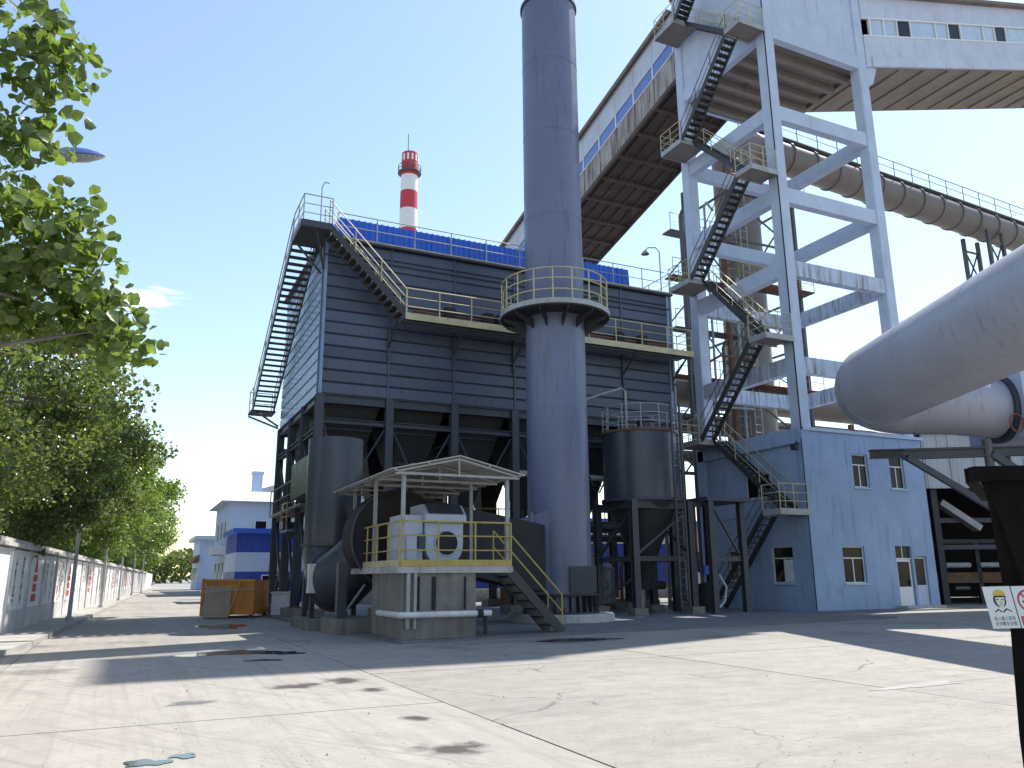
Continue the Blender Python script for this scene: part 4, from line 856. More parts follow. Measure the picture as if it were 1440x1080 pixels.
# frame beside the silo with pump gear
pf = thing('pump_frame', 'dark steel frame with a blue hose pump between the silo and the blue building', 'machine frame', (21.2, 26.2, 0))
for (u, v) in ((20.4, 25.0), (22.2, 25.3), (20.4, 27.4), (22.2, 27.4)): part('post', MB().ibeam((u, v, .06), (u, v, 4.3), .24, .24, .03, up=(0, 1, 0)), 'steel', pf)
part('top_frame', MB().box(20.2, 22.4, 24.85, 27.6, 4.3, 4.45), 'steel', pf)
part('tie_beam', MB().ibeam((20.4, 25.0, 2.1), (22.2, 25.3, 2.1), .14, .2, .02), 'steel', pf)
part('knee_brace', MB().beam((20.5, 25.0, 4.2), (21.9, 25.2, 2.3), .08, .08), 'steel', pf)
pu = part('pump_body', MB().lathe((21.1, 26.3), [(.01, .1), (.42, .12), (.48, .4), (.46, .95), (.3, 1.15), (.01, 1.2)], 24), 'core', pf, 40)
part('pump_head', MB().cbox(20.9, 21.35, 26.1, 26.5, 1.5, 1.85, .06), 'blue_sheet', pf)
part('hose', MB().tube([(21.5, 26.0, 1.5), (21.75, 25.9, 1.0), (21.6, 25.9, .45), (21.2, 25.8, .2)], .045, 8), 'pipe_white', pf, 30)
part('pump_pipe', MB().tube([(20.9, 26.3, 1.2), (20.7, 26.3, 2.4), (20.7, 26.3, 4.2)], .05, 8), 'rust', pf)
part('control_box', MB().cbox(19.7, 20.1, 25.6, 25.85, .9, 1.6, .03), 'motor', pf)
part('tank', MB().cyl((19.4, 28.6, .1), (19.4, 28.6, 2.2), .28, n=16), 'pipe_white', pf, 30)

# ================================================================== BLUE CONTROL BUILDING under the tower
TU0, TU1, TV0, TV1 = 25.1, 32.3, 24.5, 31.3
cbld = thing('control_building', 'two-storey blue rendered control building at the foot of the conveyor tower', 'building', (28.7, 27.9, 0))
frontw = [(27.86, 28.8, 5.08, 6.52), (30.12, 31.04, 5.1, 6.55), (26.75, 28.02, 1.1, 2.6), (29.86, 30.85, .15, 2.62), (30.98, 31.75, .15, 2.2)]
leftw = [(25.6, 26.85, 1.12, 2.63), (28.45, 29.65, 1.2, 2.55), (26.75, 28.25, 4.78, 5.83)]
mb = wall_openings(MB(), 'y', TV0, .24, TU0 + .24, TU1, 0, 7.35, frontw)
part('front_wall', mb, 'blue_wall', cbld)
mb = wall_openings(MB(), 'x', TU0, .24, TV0 + .0, TV1, 0, 4.0, [w for w in leftw if w[2] < 4])
part('side_wall', mb, 'blue_wall', cbld)
mb = wall_openings(MB(), 'x', TU0 + .12, .2, TV0 + .24, TV1 - .4, 4.0, 7.3, [w for w in leftw if w[2] > 4])
part('side_wall', mb, 'blue_wall', cbld)
part('rear_wall', MB().box(TU0 + .24, TU1, TV1 - .2, TV1, 0, 7.3).box(TU1 - .2, TU1 - .001, TV0 + .25, TV1 - .21, 0, 7.3), 'blue_wall', cbld)
part('roof_slab', MB().box(TU0 + .05, TU1 + .15, TV0 - .08, TV1, 7.36, 7.5), 'tower', cbld)
part('roof_beam', MB().box(TU0 - .06, TU0 + .3, TV0 + .26, TV1, 6.85, 7.5), 'blue_wall', cbld)
part('ledge', MB().box(TU0 - .04, TU0 + .12, TV0 + .26, TV1, 3.95, 4.06), 'blue_wall', cbld)
part('corner_pier', MB().box(TU0 - .05, TU0 + .5, TV0 - .03, TV0 + .24, 0, 7.36), 'blue_wall', cbld)
part('corner_pier', MB().box(TU0 - .06, TU0 + .45, TV1 - .39, TV1 + .1, 0, 7.36), 'blue_wall', cbld)
part('inner_floor', MB().box(TU0 + .3, TU1 - .25, TV0 + .3, TV1 - .25, 3.7, 3.8), 'core', cbld)
part('inner_wall', MB().box(TU0 + 1.3, TU1 - .25, TV0 + 1.6, TV0 + 1.7, 0.1, 7.2), 'core', cbld)
def window(axis, r, transom=True, open_leaf=False):
    a0, a1, z0, z1 = r; fr = MB(); t = .05
    pl_ = TV0 + .09 if axis == 'y' else TU0 + (.09 if z0 < 4 else .19)
    def bx(m, a, b, c, d, o0=0.0, o1=.06):
        if axis == 'y': m.box(a, b, pl_ + o0, pl_ + o1, c, d)
        else: m.box(pl_ + o0, pl_ + o1, a, b, c, d)
    tz = z0 + (z1 - z0) * .66; am = (a0 + a1) / 2
    bx(fr, a0, a0 + t, z0, z1); bx(fr, a1 - t, a1, z0, z1); bx(fr, a0 + t, a1 - t, z0, z0 + t); bx(fr, a0 + t, a1 - t, z1 - t, z1)
    top = tz if transom else z1 - t
    if transom: bx(fr, a0 + t, a1 - t, tz, tz + t)
    bx(fr, am - t / 2, am + t / 2, z0 + t, top)
    w = part('window_frame', fr, 'white', cbld)
    cells = [(a0 + t, am - t / 2, z0 + t, top), (am + t / 2, a1 - t, z0 + t, top)] + ([(a0 + t, a1 - t, tz + t, z1 - t)] if transom else [])
    for k, c in enumerate(cells):
        m_ = MB(); bx(m_, c[0] + .001, c[1] - .001, c[2] + .001, c[3] - .001, .025, .035)
        part('pane', m_, 'glass_dark', w)
    sill = MB(); 
    if axis == 'y': sill.box(a0 - .05, a1 + .05, TV0 - .06, TV0 + .09, z0 - .07, z0 - .002)
    else: sill.box(pl_ - .15, pl_, a0 - .05, a1 + .05, z0 - .07, z0 - .002)
    part('sill', sill, 'tower', w)
for r in frontw[:3]: window('y', r)
window('x', leftw[0]); window('x', leftw[1], True); window('x', leftw[2], False)
# open sash left of the front corner: pale leaf swung in front of the pane
part('open_sash', MB().box(TU0 + .04, TU0 + .07, 25.66, 26.18, 1.18, 2.08), 'white', cbld)
# double door: one closed leaf, one leaf ajar
dr = part('door', MB().box(29.9, 30.8, TV0 + .08, TV0 + .13, .15, .92).box(29.9, 29.98, TV0 + .08, TV0 + .13, .92, 2.05).box(30.72, 30.8, TV0 + .08, TV0 + .13, .92, 2.05).box(29.98, 30.72, TV0 + .08, TV0 + .13, 1.97, 2.05), 'white', cbld)
part('pane', MB().box(29.981, 30.719, TV0 + .1, TV0 + .11, .921, 1.969), 'glass_dark', dr)
part('handle', MB().box(30.62, 30.66, TV0 + .03, TV0 + .08, 1.0, 1.2), 'steel', dr)
part('fanlight', MB().box(29.9, 30.8, TV0 + .1, TV0 + .12, 2.13, 2.58), 'glass_dark', cbld)
part('fanlight_bar', MB().box(29.86, 30.85, TV0 + .07, TV0 + .14, 2.06, 2.12).box(30.33, 30.37, TV0 + .07, TV0 + .14, 2.12, 2.62), 'white', cbld)
d2 = part('door', MB().box(31.0, 31.73, TV0 + .08, TV0 + .13, .15, .98).box(31.0, 31.07, TV0 + .08, TV0 + .13, .98, 2.18).box(31.66, 31.73, TV0 + .08, TV0 + .13, .98, 2.18).box(31.07, 31.66, TV0 + .08, TV0 + .13, 2.1, 2.18), 'tower', cbld)
part('pane', MB().box(31.071, 31.659, TV0 + .1, TV0 + .11, .981, 2.099), 'glass_dark', d2)
part('door_step', MB().box(29.6, 32.0, TV0 - .5, TV0 - .001, .05, .15), 'slab', cbld)
fl = part('flood_lamp', MB().beam((25.08, 24.62, 6.75), (24.75, 24.55, 6.85), .04, .04), 'core', cbld)
part('lamp_body', MB().cbox(24.55, 24.8, 24.42, 24.68, 6.5, 6.72, .04), 'core', fl)
part('cable', MB().tube([(TU0 - .08, TV0 - .02, .1), (TU0 - .075, TV0 - .02, 3.5), (TU0 - .08, TV0 - .02, 7.0)], .018, 6), 'core', cbld)

# ================================================================== CONVEYOR TOWER (concrete frame, stairs, box on top)
tw = thing('conveyor_tower', 'pale blue concrete frame tower with zigzag steel stairs and a closed box on top', 'tower', (28.5, 27.9, 7.5))
CS = .6; TB = 31.5
cols = [(25.13, 24.53), (TB - .1, 24.53), (25.13, 30.7), (TB - .1, 30.7)]
for (u, v) in cols: part('column', MB().cbox(u, u + CS, v, v + CS, 7.5, 33.2, .04), 'tower', tw)
part('corner_cable', MB().tube([(25.1, 24.5, 7.2), (25.1, 24.5, 33)], .03, 6), 'core', tw)
for i, zt in enumerate((22.85, 18.65, 15.1, 10.65)):
    h = .72; m_ = 'tower_rust' if i in (2, 3) else 'tower'
    part('beam', MB().box(25.73, TB - .1, 24.6, 24.98, zt - h, zt), m_, tw)
    part('beam', MB().box(25.73, TB - .1, 30.78, 31.15, zt - h, zt), m_, tw)
    part('beam', MB().box(25.2, 25.58, 25.13, 30.7, zt - h, zt), m_ if i != 2 else 'tower', tw)
    part('beam', MB().box(TB, TB + .38, 25.13, 30.7, zt - h, zt), m_, tw)
# top box: walls between columns, floor slab and joists
BXZ = 26.5
part('box_wall', MB().box(25.73, TB - .1, 24.62, 24.8, BXZ, 33.3), 'tower', tw)
part('box_wall', MB().box(25.22, 25.4, 25.13, 30.7, BXZ, 33.3), 'tower', tw)
part('box_wall', MB().box(25.73, TB - .1, 31.0, 31.18, BXZ, 33.3), 'tower', tw)
part('box_wall', MB().box(TB + .3, TB + .48, 25.13, 30.7, 31.0, 33.3), 'tower', tw)
part('edge_beam', MB().box(25.73, TB - .1, 24.56, 24.9, BXZ - .02, BXZ + .75), 'tower', tw)
part('edge_beam', MB().box(25.16, 25.5, 25.13, 30.7, BXZ - .02, BXZ + .75), 'tower', tw)
part('box_floor', MB().box(25.5, TB + .4, 24.92, 31.0, BXZ + .35, BXZ + .55), 'under', tw)
for k in range(6):
    v = 25.6 + k * .98; part('joist', MB().box(25.52, TB + .4, v, v + .28, BXZ - .05, BXZ + .34), 'under', tw)
part('box_roof', MB().box(25.1, 32.2, 24.4, 31.4, 33.3, 33.5), 'gallery_roof', tw)
cap = part('haunch', MB().prism([(TB + .5, 24.6, 27.0), (TB + .5, 24.6, 25.6), (TB + .9, 24.6, 25.9), (TB + 1.3, 24.6, 26.9)], (0, .5, 0)), 'tower', tw)
# stairs: outer flights rise towards the front, inner flights rise towards the rear
UO, UI, SW = 23.62, 24.36, .68
def landing(v0, v1, z, u0=UO - .08, u1=25.1, ends='near'):
    l = part('landing', MB().box(u0, u1, v0, v1, z - .12, z), 'under', tw)
    part('landing_edge', MB().box(u0 - .03, u0, v0, v1, z - .2, z + .05).box(u0, u1, v0 - .03, v0, z - .2, z + .05).box(u0, u1, v1, v1 + .03, z - .2, z + .05), 'rail_g', l)
    pth = [(25.05, v0, z), (u0, v0, z), (u0, v1, z)] if ends == 'near' else [(25.05, v1, z), (u0, v1, z), (u0, v0, z)]
    rail(l, pth, 'rail', h=1.05, levels=(1.0, .66, .33), sp=.8, r=.022)
    return l
for z_ in (4.02, 11.4, 19.25, 26.75): landing(24.45, 25.45, z_)
for z_ in (7.56, 15.5, 23.05, 30.1): landing(29.2, 30.85, z_, ends='far')
flights = [(UO, 29.1, .06, 25.45, 4.0), (UI, 25.0, 4.0, 29.2, 7.54), (UO, 29.2, 7.54, 25.45, 11.38), (UI, 25.3, 11.38, 29.2, 15.48), (UO, 29.2, 15.48, 25.45, 19.22), (UI, 25.3, 19.22, 29.2, 23.03), (UO, 29.2, 23.03, 25.45, 26.72), (UI, 25.3, 26.72, 29.2, 30.08), (UO, 29.2, 30.08, 26.2, 33.2)]
for (u, va, za, vb, zb) in flights:
    stair(tw, (u, va, za), (u, vb, zb), (1, 0, 0), SW, 17, mat='tread', rmat='rail_d' if u == UO else 'rail', rails=(0, 1), h=1.0, levels=(1.0, .5), tread_d=.25)

# unseen block added on the tower roof to cast the corner shadow on the road
rhs = part('shadow_block', MB().box(29.6, 36.8, 24.0, 27.9, 33.52, 45.4), 'gallery', tw)
part('shadow_block_cap', MB().box(29.4, 37.0, 23.8, 28.1, 45.4, 45.7), 'gallery_roof', rhs)
part('block_prop', MB().box(36.2, 36.5, 24.7, 25.0, 32.2, 33.52).box(36.2, 36.5, 27.4, 27.7, 32.2, 33.52), 'steel', rhs)

# ================================================================== RIGHT GALLERY rising to the right along u
SLR = .28; GH = 4.2
rg = thing('rising_gallery', 'pale closed conveyor gallery with a window band leaving the tower to the right', 'conveyor gallery', (32, 26.7, 27))
zf = lambda u: 26.85 + SLR * (u - 32.4)
def sheared(mb_pts_u0, u1, v0, v1, a0, a1, mb=None, b0=None, b1=None):
    mb = mb or MB(); u0 = mb_pts_u0
    vs = [(u0, v0, zf(u0) + a0), (u1, v0, zf(u1) + a0), (u1, v1, zf(u1) + a0), (u0, v1, zf(u0) + a0), (u0, v0, zf(u0) + a1), (u1, v0, zf(u1) + a1), (u1, v1, zf(u1) + a1), (u0, v1, zf(u0) + a1)]
    return mb.add(vs, [(3, 2, 1, 0), (4, 5, 6, 7), (0, 1, 5, 4), (1, 2, 6, 5), (2, 3, 7, 6), (3, 0, 4, 7)])
U1 = 32.0; UE = 72.0; NS = 20; sl = (UE - U1) / NS
for k in range(NS):
    a, b = U1 + k * sl, U1 + (k + 1) * sl
    part('lower_panel', sheared(a, b - .01, 24.5, 24.62, 0, 1.78), 'gallery', rg)
    part('upper_panel', sheared(a, b - .01, 24.5, 24.62, 2.92, GH), 'gallery', rg)
    wf = part('window_frame', sheared(a, b, 24.47, 24.6, 1.78, 1.86).add(*(lambda m: (m.v, m.f))(sheared(a, b, 24.47, 24.6, 2.84, 2.92))), 'white', rg)
p0 = 32.6; q = 0
wf = part('window_frame', sheared(32.5, 32.6, 24.47, 24.6, 1.86, 2.84), 'white', rg)
cells = [(1.05, 'win_pale'), (1.05, 'win_pale')] + [(1.1, 'glass_dark'), (2.1, 'win_pale'), (1.1, 'win_pale')] * 9
for (w, m_) in cells:
    part('pane', sheared(p0 + .05, p0 + w - .05, 24.55, 24.57, 1.861, 2.839), m_, wf)
    part('mullion', sheared(p0 - .04, p0 + .04, 24.48, 24.6, 1.861, 2.839), 'white', wf); p0 += w
part('edge_girder', sheared(U1 + .4, UE, 24.44, 24.495, -.02, .55), 'gallery', rg)
part('floor', sheared(U1, UE, 24.63, 29.0, -.05, .15), 'under', rg)
for k in range(NS * 1):
    a = U1 + .6 + k * sl; part('floor_joist', sheared(a, a + .25, 24.64, 28.8, -.14, -.051), 'under', rg)
part('rear_wall', sheared(U1, UE, 28.88, 29.0, .16, GH), 'gallery', rg)
part('roof', sheared(U1, UE, 24.2, 29.3, GH, GH + .2), 'gallery_roof', rg)
for u in (62.0, 71.0):
    for v in (25.0, 28.4): part('trestle_leg', MB().box(u - .35, u + .35, v - .3, v + .3, 0, zf(u) - .06), 'tower', rg)

# ================================================================== LEFT GALLERY falling away behind the tower along v
lg = thing('falling_gallery', 'weathered closed conveyor gallery with blue windows sloping down behind the stack', 'conveyor gallery', (27.4, 32, 28))
SLL = .236
zl = lambda v: 28.35 - SLL * (v - 31.6)
def shv(v0, v1, u0, u1, a0, a1, mb=None):
    mb = mb or MB()
    vs = [(u0, v0, zl(v0) + a0), (u1, v0, zl(v0) + a0), (u1, v1, zl(v1) + a0), (u0, v1, zl(v1) + a0), (u0, v0, zl(v0) + a1), (u1, v0, zl(v0) + a1), (u1, v1, zl(v1) + a1), (u0, v1, zl(v1) + a1)]
    return mb.add(vs, [(3, 2, 1, 0), (4, 5, 6, 7), (0, 1, 5, 4), (1, 2, 6, 5), (2, 3, 7, 6), (3, 0, 4, 7)])
V1 = 31.3; VE = 121.3; NV = 45; vl_ = (VE - V1) / NV; LU0, LU1 = 25.1, 29.8; LH = 4.1
for k in range(NV):
    a, b = V1 + k * vl_, V1 + (k + 1) * vl_
    part('lower_panel', shv(a, b - .03, LU0, LU0 + .12, -.12, 1.5), 'gallery_rust', lg)
    part('upper_panel', shv(a, b - .03, LU0, LU0 + .12, 2.5, LH), 'gallery', lg)
    wf = part('window_frame', shv(a, b, LU0 - .04, LU0 + .08, 1.5, 1.57).add(*(lambda m: (m.v, m.f))(shv(a, b, LU0 - .04, LU0 + .08, 2.43, 2.5))), 'white', lg)
    part('pane', shv(a + .05, b - .05, LU0 + .03, LU0 + .05, 1.571, 2.429), 'win_blue', wf)
    part('mullion', shv(a - .05, a + .05, LU0 - .03, LU0 + .08, 1.571, 2.429), 'white', wf)
    part('panel_joint', shv(b - .1, b - .03, LU0 - .03, LU0 - .001, -.1, 1.48), 'gallery_roof', lg)
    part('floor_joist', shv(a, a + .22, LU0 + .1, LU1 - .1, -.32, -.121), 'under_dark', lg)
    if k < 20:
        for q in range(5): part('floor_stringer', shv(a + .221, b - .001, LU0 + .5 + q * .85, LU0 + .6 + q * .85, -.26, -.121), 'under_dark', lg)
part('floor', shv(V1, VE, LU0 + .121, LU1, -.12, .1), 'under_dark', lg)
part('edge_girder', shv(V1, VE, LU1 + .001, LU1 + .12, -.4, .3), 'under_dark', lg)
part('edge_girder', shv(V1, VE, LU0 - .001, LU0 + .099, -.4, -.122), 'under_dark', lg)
part('rear_wall', shv(V1, VE, LU1 - .12, LU1, .101, LH), 'gallery_rust', lg)
part('roof', shv(V1, VE, LU0 - .25, LU1 + .25, LH, LH + .14), 'gallery_roof', lg)
part('eave_trim', shv(V1, VE, LU0 - .3, LU0 - .251, LH - .12, LH + .16), 'gallery_roof', lg)
for v in (62.0, 88.0):
    for u in (LU0 + .4, LU1 - .4): part('trestle_leg', MB().box(u - .3, u + .3, v - .4, v + .4, 0, zl(v) - .33), 'tower', lg)

# ================================================================== BACK DUCT with walkway rail, riser and trestle
bd = thing('overhead_gas_duct', 'long brown grey gas duct with ring stiffeners and a railed top behind the tower', 'duct', (50, 36.5, 0))
DV, DZ, DR = 36.5, 29.2, 1.05
zd = lambda u: DZ - .052 * (u - 35.2)
part('duct_shell', MB().cyl((35.0, DV, zd(35)), (110, DV, zd(110)), DR, n=40), 'duct_brown', bd, 40)
for k in range(34):
    u = 36.0 + k * 2.1; part('stiffener_ring', MB().cyl((u, DV, zd(u)), (u + .12, DV, zd(u)), DR + .09, n=40), 'duct_brown', bd, 40)
part('riser', MB().cyl((33.6, DV, 0), (33.6, DV, DZ - 1.5), 1.38, n=40), 'duct_brown', bd, 40)
part('elbow', MB().tube([(33.6 + 1.6 * (1 - math.cos(t)) - .0, DV, DZ - 1.6 + 1.6 * math.sin(t)) for t in [math.pi / 2 * i / 10 for i in range(11)]], [1.39 - .031 * i for i in range(11)], 40), 'duct_brown', bd, 40)
gwk = part('duct_walkway', MB().beam((35, DV, zd(35) + DR + .04), (110, DV, zd(110) + DR + .04), 1.5, .08), 'galv', bd)
rail(gwk, [(35, DV - .75, zd(35) + DR + .08), (110, DV - .75, zd(110) + DR + .08)], 'rail_d', h=1.15, levels=(1.0, .5), sp=1.9, r=.03)
rail(gwk, [(35, DV + .75, zd(35) + DR + .08), (110, DV + .75, zd(110) + DR + .08)], 'rail_d', h=1.15, levels=(1.0, .5), sp=1.9, r=.03)
for uu in (58.3, 80.0):
    for du in (-.85, .85):
        for dv in (-1.0, 1.0): part('trestle_leg', MB().box(uu + du - .12, uu + du + .12, DV + dv - .12, DV + dv + .12, 0, zd(uu) - DR + .15), 'rail_d', bd)
    for k in range(9):
        z0 = zd(uu) - 1.9 - k * 2.9
        for dv in (-1.0, 1.0):
            part('trestle_brace', MB().beam((uu - .85, DV + dv, z0), (uu + .85, DV + dv, z0), .12, .12), 'rail_d', bd)
            part('trestle_brace', MB().beam((uu - .8, DV + dv, z0), (uu + .8, DV + dv, z0 - 2.8), .09, .09), 'rail_d', bd)
            part('trestle_brace', MB().beam((uu + .8, DV + dv + .1, z0), (uu - .8, DV + dv + .1, z0 - 2.8), .09, .09), 'rail_d', bd)
# steel scaffold and ladder tower round the riser
sf = thing('riser_scaffold', 'dark steel ladder scaffold with small platforms round the gas duct riser', 'scaffold', (33, 34.2, 0))
for (u, v) in ((31.0, 34.4), (36.2, 34.4), (31.0, 38.6), (36.2, 38.6)): part('post', MB().box(u - .1, u + .1, v - .1, v + .1, 0, 26), 'rail_d', sf)
for k in range(8):
    z = 2.5 + k * 3.1
    for (a, b) in (((31, 34.4), (36.2, 34.4)), ((31, 34.4), (31, 38.6)), ((36.2, 34.4), (36.2, 38.6))):
        part('ledger', MB().beam((a[0], a[1], z), (b[0], b[1], z), .1, .12), 'rail_d', sf)
    part('brace', MB().beam((31, 34.38, z), (36.2, 34.38, z + 3.0), .08, .08) if k % 2 else MB().beam((36.2, 34.38, z), (31, 34.38, z + 3.0), .08, .08), 'rail_d', sf)
    part('brace', MB().beam((36.25, 34.4, z), (36.25, 38.6, z + 3.0), .08, .08) if k % 2 else MB().beam((36.25, 38.6, z), (36.25, 34.4, z + 3.0), .08, .08), 'rail_d', sf)
    if k % 2 == 1:
        pf_ = part('platform', MB().box(30.6, 36.4, 33.4, 34.35, z + .06, z + .12), 'rust', sf)
        rail(pf_, [(30.6, 33.45, z + .12), (36.4, 33.45, z + .12)], 'rail_y', h=1.0, levels=(1.0, .5), sp=1.2, r=.022)
ld = part('ladder', MB().cyl((31.6, 34.2, .1), (31.6, 34.2, 27), .04, n=6).cyl((32.1, 34.2, .1), (32.1, 34.2, 27), .04, n=6), 'rail_g', sf)
for i in range(60): part('rung', MB().cyl((31.6, 34.2, .5 + .44 * i), (32.1, 34.2, .5 + .44 * i), .025, n=5), 'rail_g', ld)
# thin risers, a caged ladder and stub platforms crowding the view through the tower
pc = thing('riser_pipes', 'cluster of thin vertical pipes and stub platforms seen through the tower frame', 'pipework', (29, 34, 0))
for (u, v, r_, h_, m_) in ((26.4, 33.2, .12, 21.5, 'rail_d'), (26.9, 33.3, .08, 17.0, 'rust'), (27.6, 33.2, .2, 19.0, 'duct_brown'), (28.3, 33.4, .07, 22.5, 'rail_g'), (28.7, 33.1, .1, 14.0, 'rail_d'), (29.4, 33.3, .16, 20.5, 'rust'), (30.0, 33.2, .08, 18.0, 'rail_g'), (25.2, 34.4, .11, 16.5, 'duct_brown')):
    part('riser_pipe', MB().tube([(u, v, 0), (u, v, h_ - .4), (u + .25, v + .1, h_), (u + 1.4, v + .9, h_ + .1)], r_, 10), m_, pc, 30)
for k, z_ in enumerate((8.9, 11.9, 14.6, 17.6, 20.3)):
    pp = part('stub_platform', MB().box(25.9, 30.6, 33.5, 34.3, z_, z_ + .07), 'rust' if k % 2 else 'rail_d', pc)
    rail(pp, [(25.9, 33.5, z_ + .07), (30.6, 33.5, z_ + .07)], 'rail_y' if k % 2 else 'rail_g', h=1.0, levels=(1.0, .5), sp=.95, r=.02)
    part('cross_brace', MB().beam((25.9, 33.9, z_ - 2.6), (28.2, 33.9, z_), .07, .07).beam((30.6, 33.92, z_ - 2.6), (28.3, 33.92, z_), .07, .07), 'rail_d', pc)
for k in range(4): part('branch_pipe', MB().tube([(26.4 + k * .9, 33.1, 9.6 + k * 2.9), (27.5 + k * .8, 32.9, 10.2 + k * 2.9), (30.5, 33.0, 10.3 + k * 2.9)], .07, 8), 'rust' if k % 2 else 'rail_g', pc, 30)
# second, smaller horizontal duct and pipes low behind the tower
pr = thing('pipe_bridge', 'dark pipe bridge with brown ducts crossing low behind the tower', 'pipe bridge', (34, 40, 0))
part('duct_shell', MB().cyl((22.8, 40.2, 13.0), (48, 40.2, 13.0), 1.1, n=32), 'duct_brown', pr, 40)
for (z, r) in ((10.6, .3), (11.1, .2), (8.6, .35)): part('pipe_run', MB().cyl((24, 39.4, z), (60, 39.4, z), r, n=14), 'duct_brown', pr, 30)
for u in (25, 31.5, 38, 45, 52): part('trestle_leg', MB().box(u - .15, u + .15, 39.2, 39.5, 0, 11.6).box(u - .15, u + .15, 40.9, 41.2, 0, 11.6), 'rust', pr)
for k in range(5):
    u = 25 + k * 6.5; part('truss_brace', MB().beam((u, 39.1, 7.6), (u + 3.2, 39.1, 10.2), .1, .1).beam((u + 3.2, 39.1, 10.2), (u + 6.4, 39.1, 7.6), .1, .1), 'rail_d', pr)
part('chord', MB().box(24, 60, 39.05, 39.2, 7.4, 7.6), 'rail_d', pr); part('chord', MB().box(24, 60, 39.05, 39.2, 10.2, 10.35), 'rail_d', pr)

# ================================================================== FOREGROUND DUCT on the right
fd = thing('foreground_duct', 'huge smooth grey duct overhead at the right with a bent end by the building', 'duct', uv_of(12.7, 20))
FR = 1.36
part('duct_shell', MB().tube([uv_of(13.3, 6.0, 8.05), uv_of(12.9, 16, 7.9), uv_of(12.38, 26.2, 7.68)], FR, 56), 'duct', fd, 40)
arc = [uv_of(12.38, 26.2, 7.68)]
for i in range(1, 13):
    t = math.pi / 2 * i / 12; arc.append(uv_of(12.38 + 1.7 * (1 - math.cos(t)), 26.2 + 1.3 * math.sin(t), 7.68 - .35 * i / 12))
part('elbow', MB().tube(arc, [FR - .02 * i for i in range(13)], 56), 'duct', fd, 40)
e = arc[-1]
part('branch', MB().tube([e, uv_of(15.4, 27.35, 7.25), uv_of(17.0, 27.4, 7.05)], [FR - .25, 1.08, 1.02], 48), 'duct', fd, 40)
part('flange', MB().cyl(uv_of(16.95, 27.4, 7.05), uv_of(17.1, 27.4, 7.05), 1.2, n=40), 'steel', fd, 40)
for f_ in (9.0, 12.5, 15.98, 19.5, 23.0):
    k_ = (f_ - 6.0) / 10 if f_ < 16 else (f_ - 16) / 10.2; a_ = uv_of(13.3, 6.0, 8.05).lerp(uv_of(12.9, 16, 7.9), k_) if f_ < 16 else uv_of(12.9, 16, 7.9).lerp(uv_of(12.38, 26.2, 7.68), k_)
    part('weld_seam', MB().cyl(a_, a_ + FWD * .035, FR + .008, n=56), 'duct', fd, 40)
part('weld_seam', MB().cyl(uv_of(12.38, 26.17, 7.68), uv_of(12.38, 26.21, 7.68), FR + .01, n=56), 'duct', fd, 40)
bx_ = part('flange_box', rbox(17.1, 22.5, 26.0, 29.5, 5.9, 9.2), 'motor', fd)
part('panel_outline', rbox(18.0, 20.5, 25.975, 25.995, 6.9, 8.6), 'tower', bx_)
part('panel_outline', rbox(17.15, 22.4, 25.96, 25.99, 6.2, 6.28), 'core', bx_)
part('hand_wheel', MB().tube([uv_of(16.85 + .22 * math.cos(t), 26.2, 6.35 + .3 * math.sin(t)) for t in [math.tau * i / 18 for i in range(19)]], .03, 6), 'copper', bx_)
# steel support for the duct
for (r_, f_) in ((15.75, 26.2), (18.2, 29.2), (20.5, 26.2), (21.5, 29.2)): part('support_column', MB().cyl(uv_of(r_, f_, 0), uv_of(r_, f_, 5.8), .14, n=14), 'rail_d', fd, 30)
part('support_beam', MB().ibeam(uv_of(12.9, 26.2, 5.3), uv_of(22.5, 26.2, 5.55), .25, .32, .04), 'steel', fd)
part('support_beam', MB().ibeam(uv_of(13.0, 28.8, 5.7), uv_of(22.5, 28.8, 5.9), .25, .32, .04), 'steel', fd)
part('support_strut', MB().beam(uv_of(13.0, 26.1, 5.2), uv_of(15.9, 26.1, 3.3), .16, .2), 'steel', fd)
part('support_strut', MB().beam(uv_of(15.8, 26.1, 5.3), uv_of(17.4, 26.1, 4.1), .2, .24), 'steel', fd)
part('support_strut', MB().beam(uv_of(17.7, 26.1, 5.7), uv_of(19.8, 26.1, 4.2), .1, .14), 'steel', fd)
part('support_strut', MB().beam(uv_of(19.8, 26.15, 5.7), uv_of(17.7, 26.15, 4.2), .1, .14), 'steel', fd)
for f_ in (8.0, 16.0):
    part('support_column', MB().box(uv_of(14.9, f_).x - .2, uv_of(14.9, f_).x + .2, uv_of(14.9, f_).y - .2, uv_of(14.9, f_).y + .2, 0, 6.4), 'steel', fd)

# open machine shed to the right of the building
ms = thing('machine_shed', 'dark open machine shed with a grey sheet fascia right of the blue building', 'shed', uv_of(26, 44))
part('fascia', rbox(20.2, 38, 39.0, 39.06, 5.5, 8.2), 'grey_sheet', ms)
for k in range(14): part('fascia_rib', rbox(20.3 + k * 1.2, 20.38 + k * 1.2, 38.95, 38.999, 5.5, 8.2), 'grey_sheet', ms)
part('roof', rbox(20.0, 38.5, 38.8, 52, 8.2, 8.35), 'gallery_roof', ms)
part('rear_wall', rbox(20.0, 38.5, 51.8, 52, 0, 8.2), 'core', ms); part('side_wall', rbox(38.3, 38.5, 39, 51.8, 0, 8.2), 'core', ms); part('side_wall', rbox(20.0, 20.15, 39.1, 51.8, 0, 8.2), 'core', ms)
for r_ in (20.6, 25.5, 30.5, 35.5): part('column', rbox(r_ - .15, r_ + .15, 39.2, 39.5, 0, 8.2), 'hopper', ms)
for z_ in (2.6, 3.9): part('inner_beam', rbox(20.3, 38, 40.0, 40.2, z_, z_ + .22), 'steel', ms)
mc = thing('belt_machine', 'dark belt machine with pale rollers inside the open shed', 'machine', uv_of(25, 40.8))
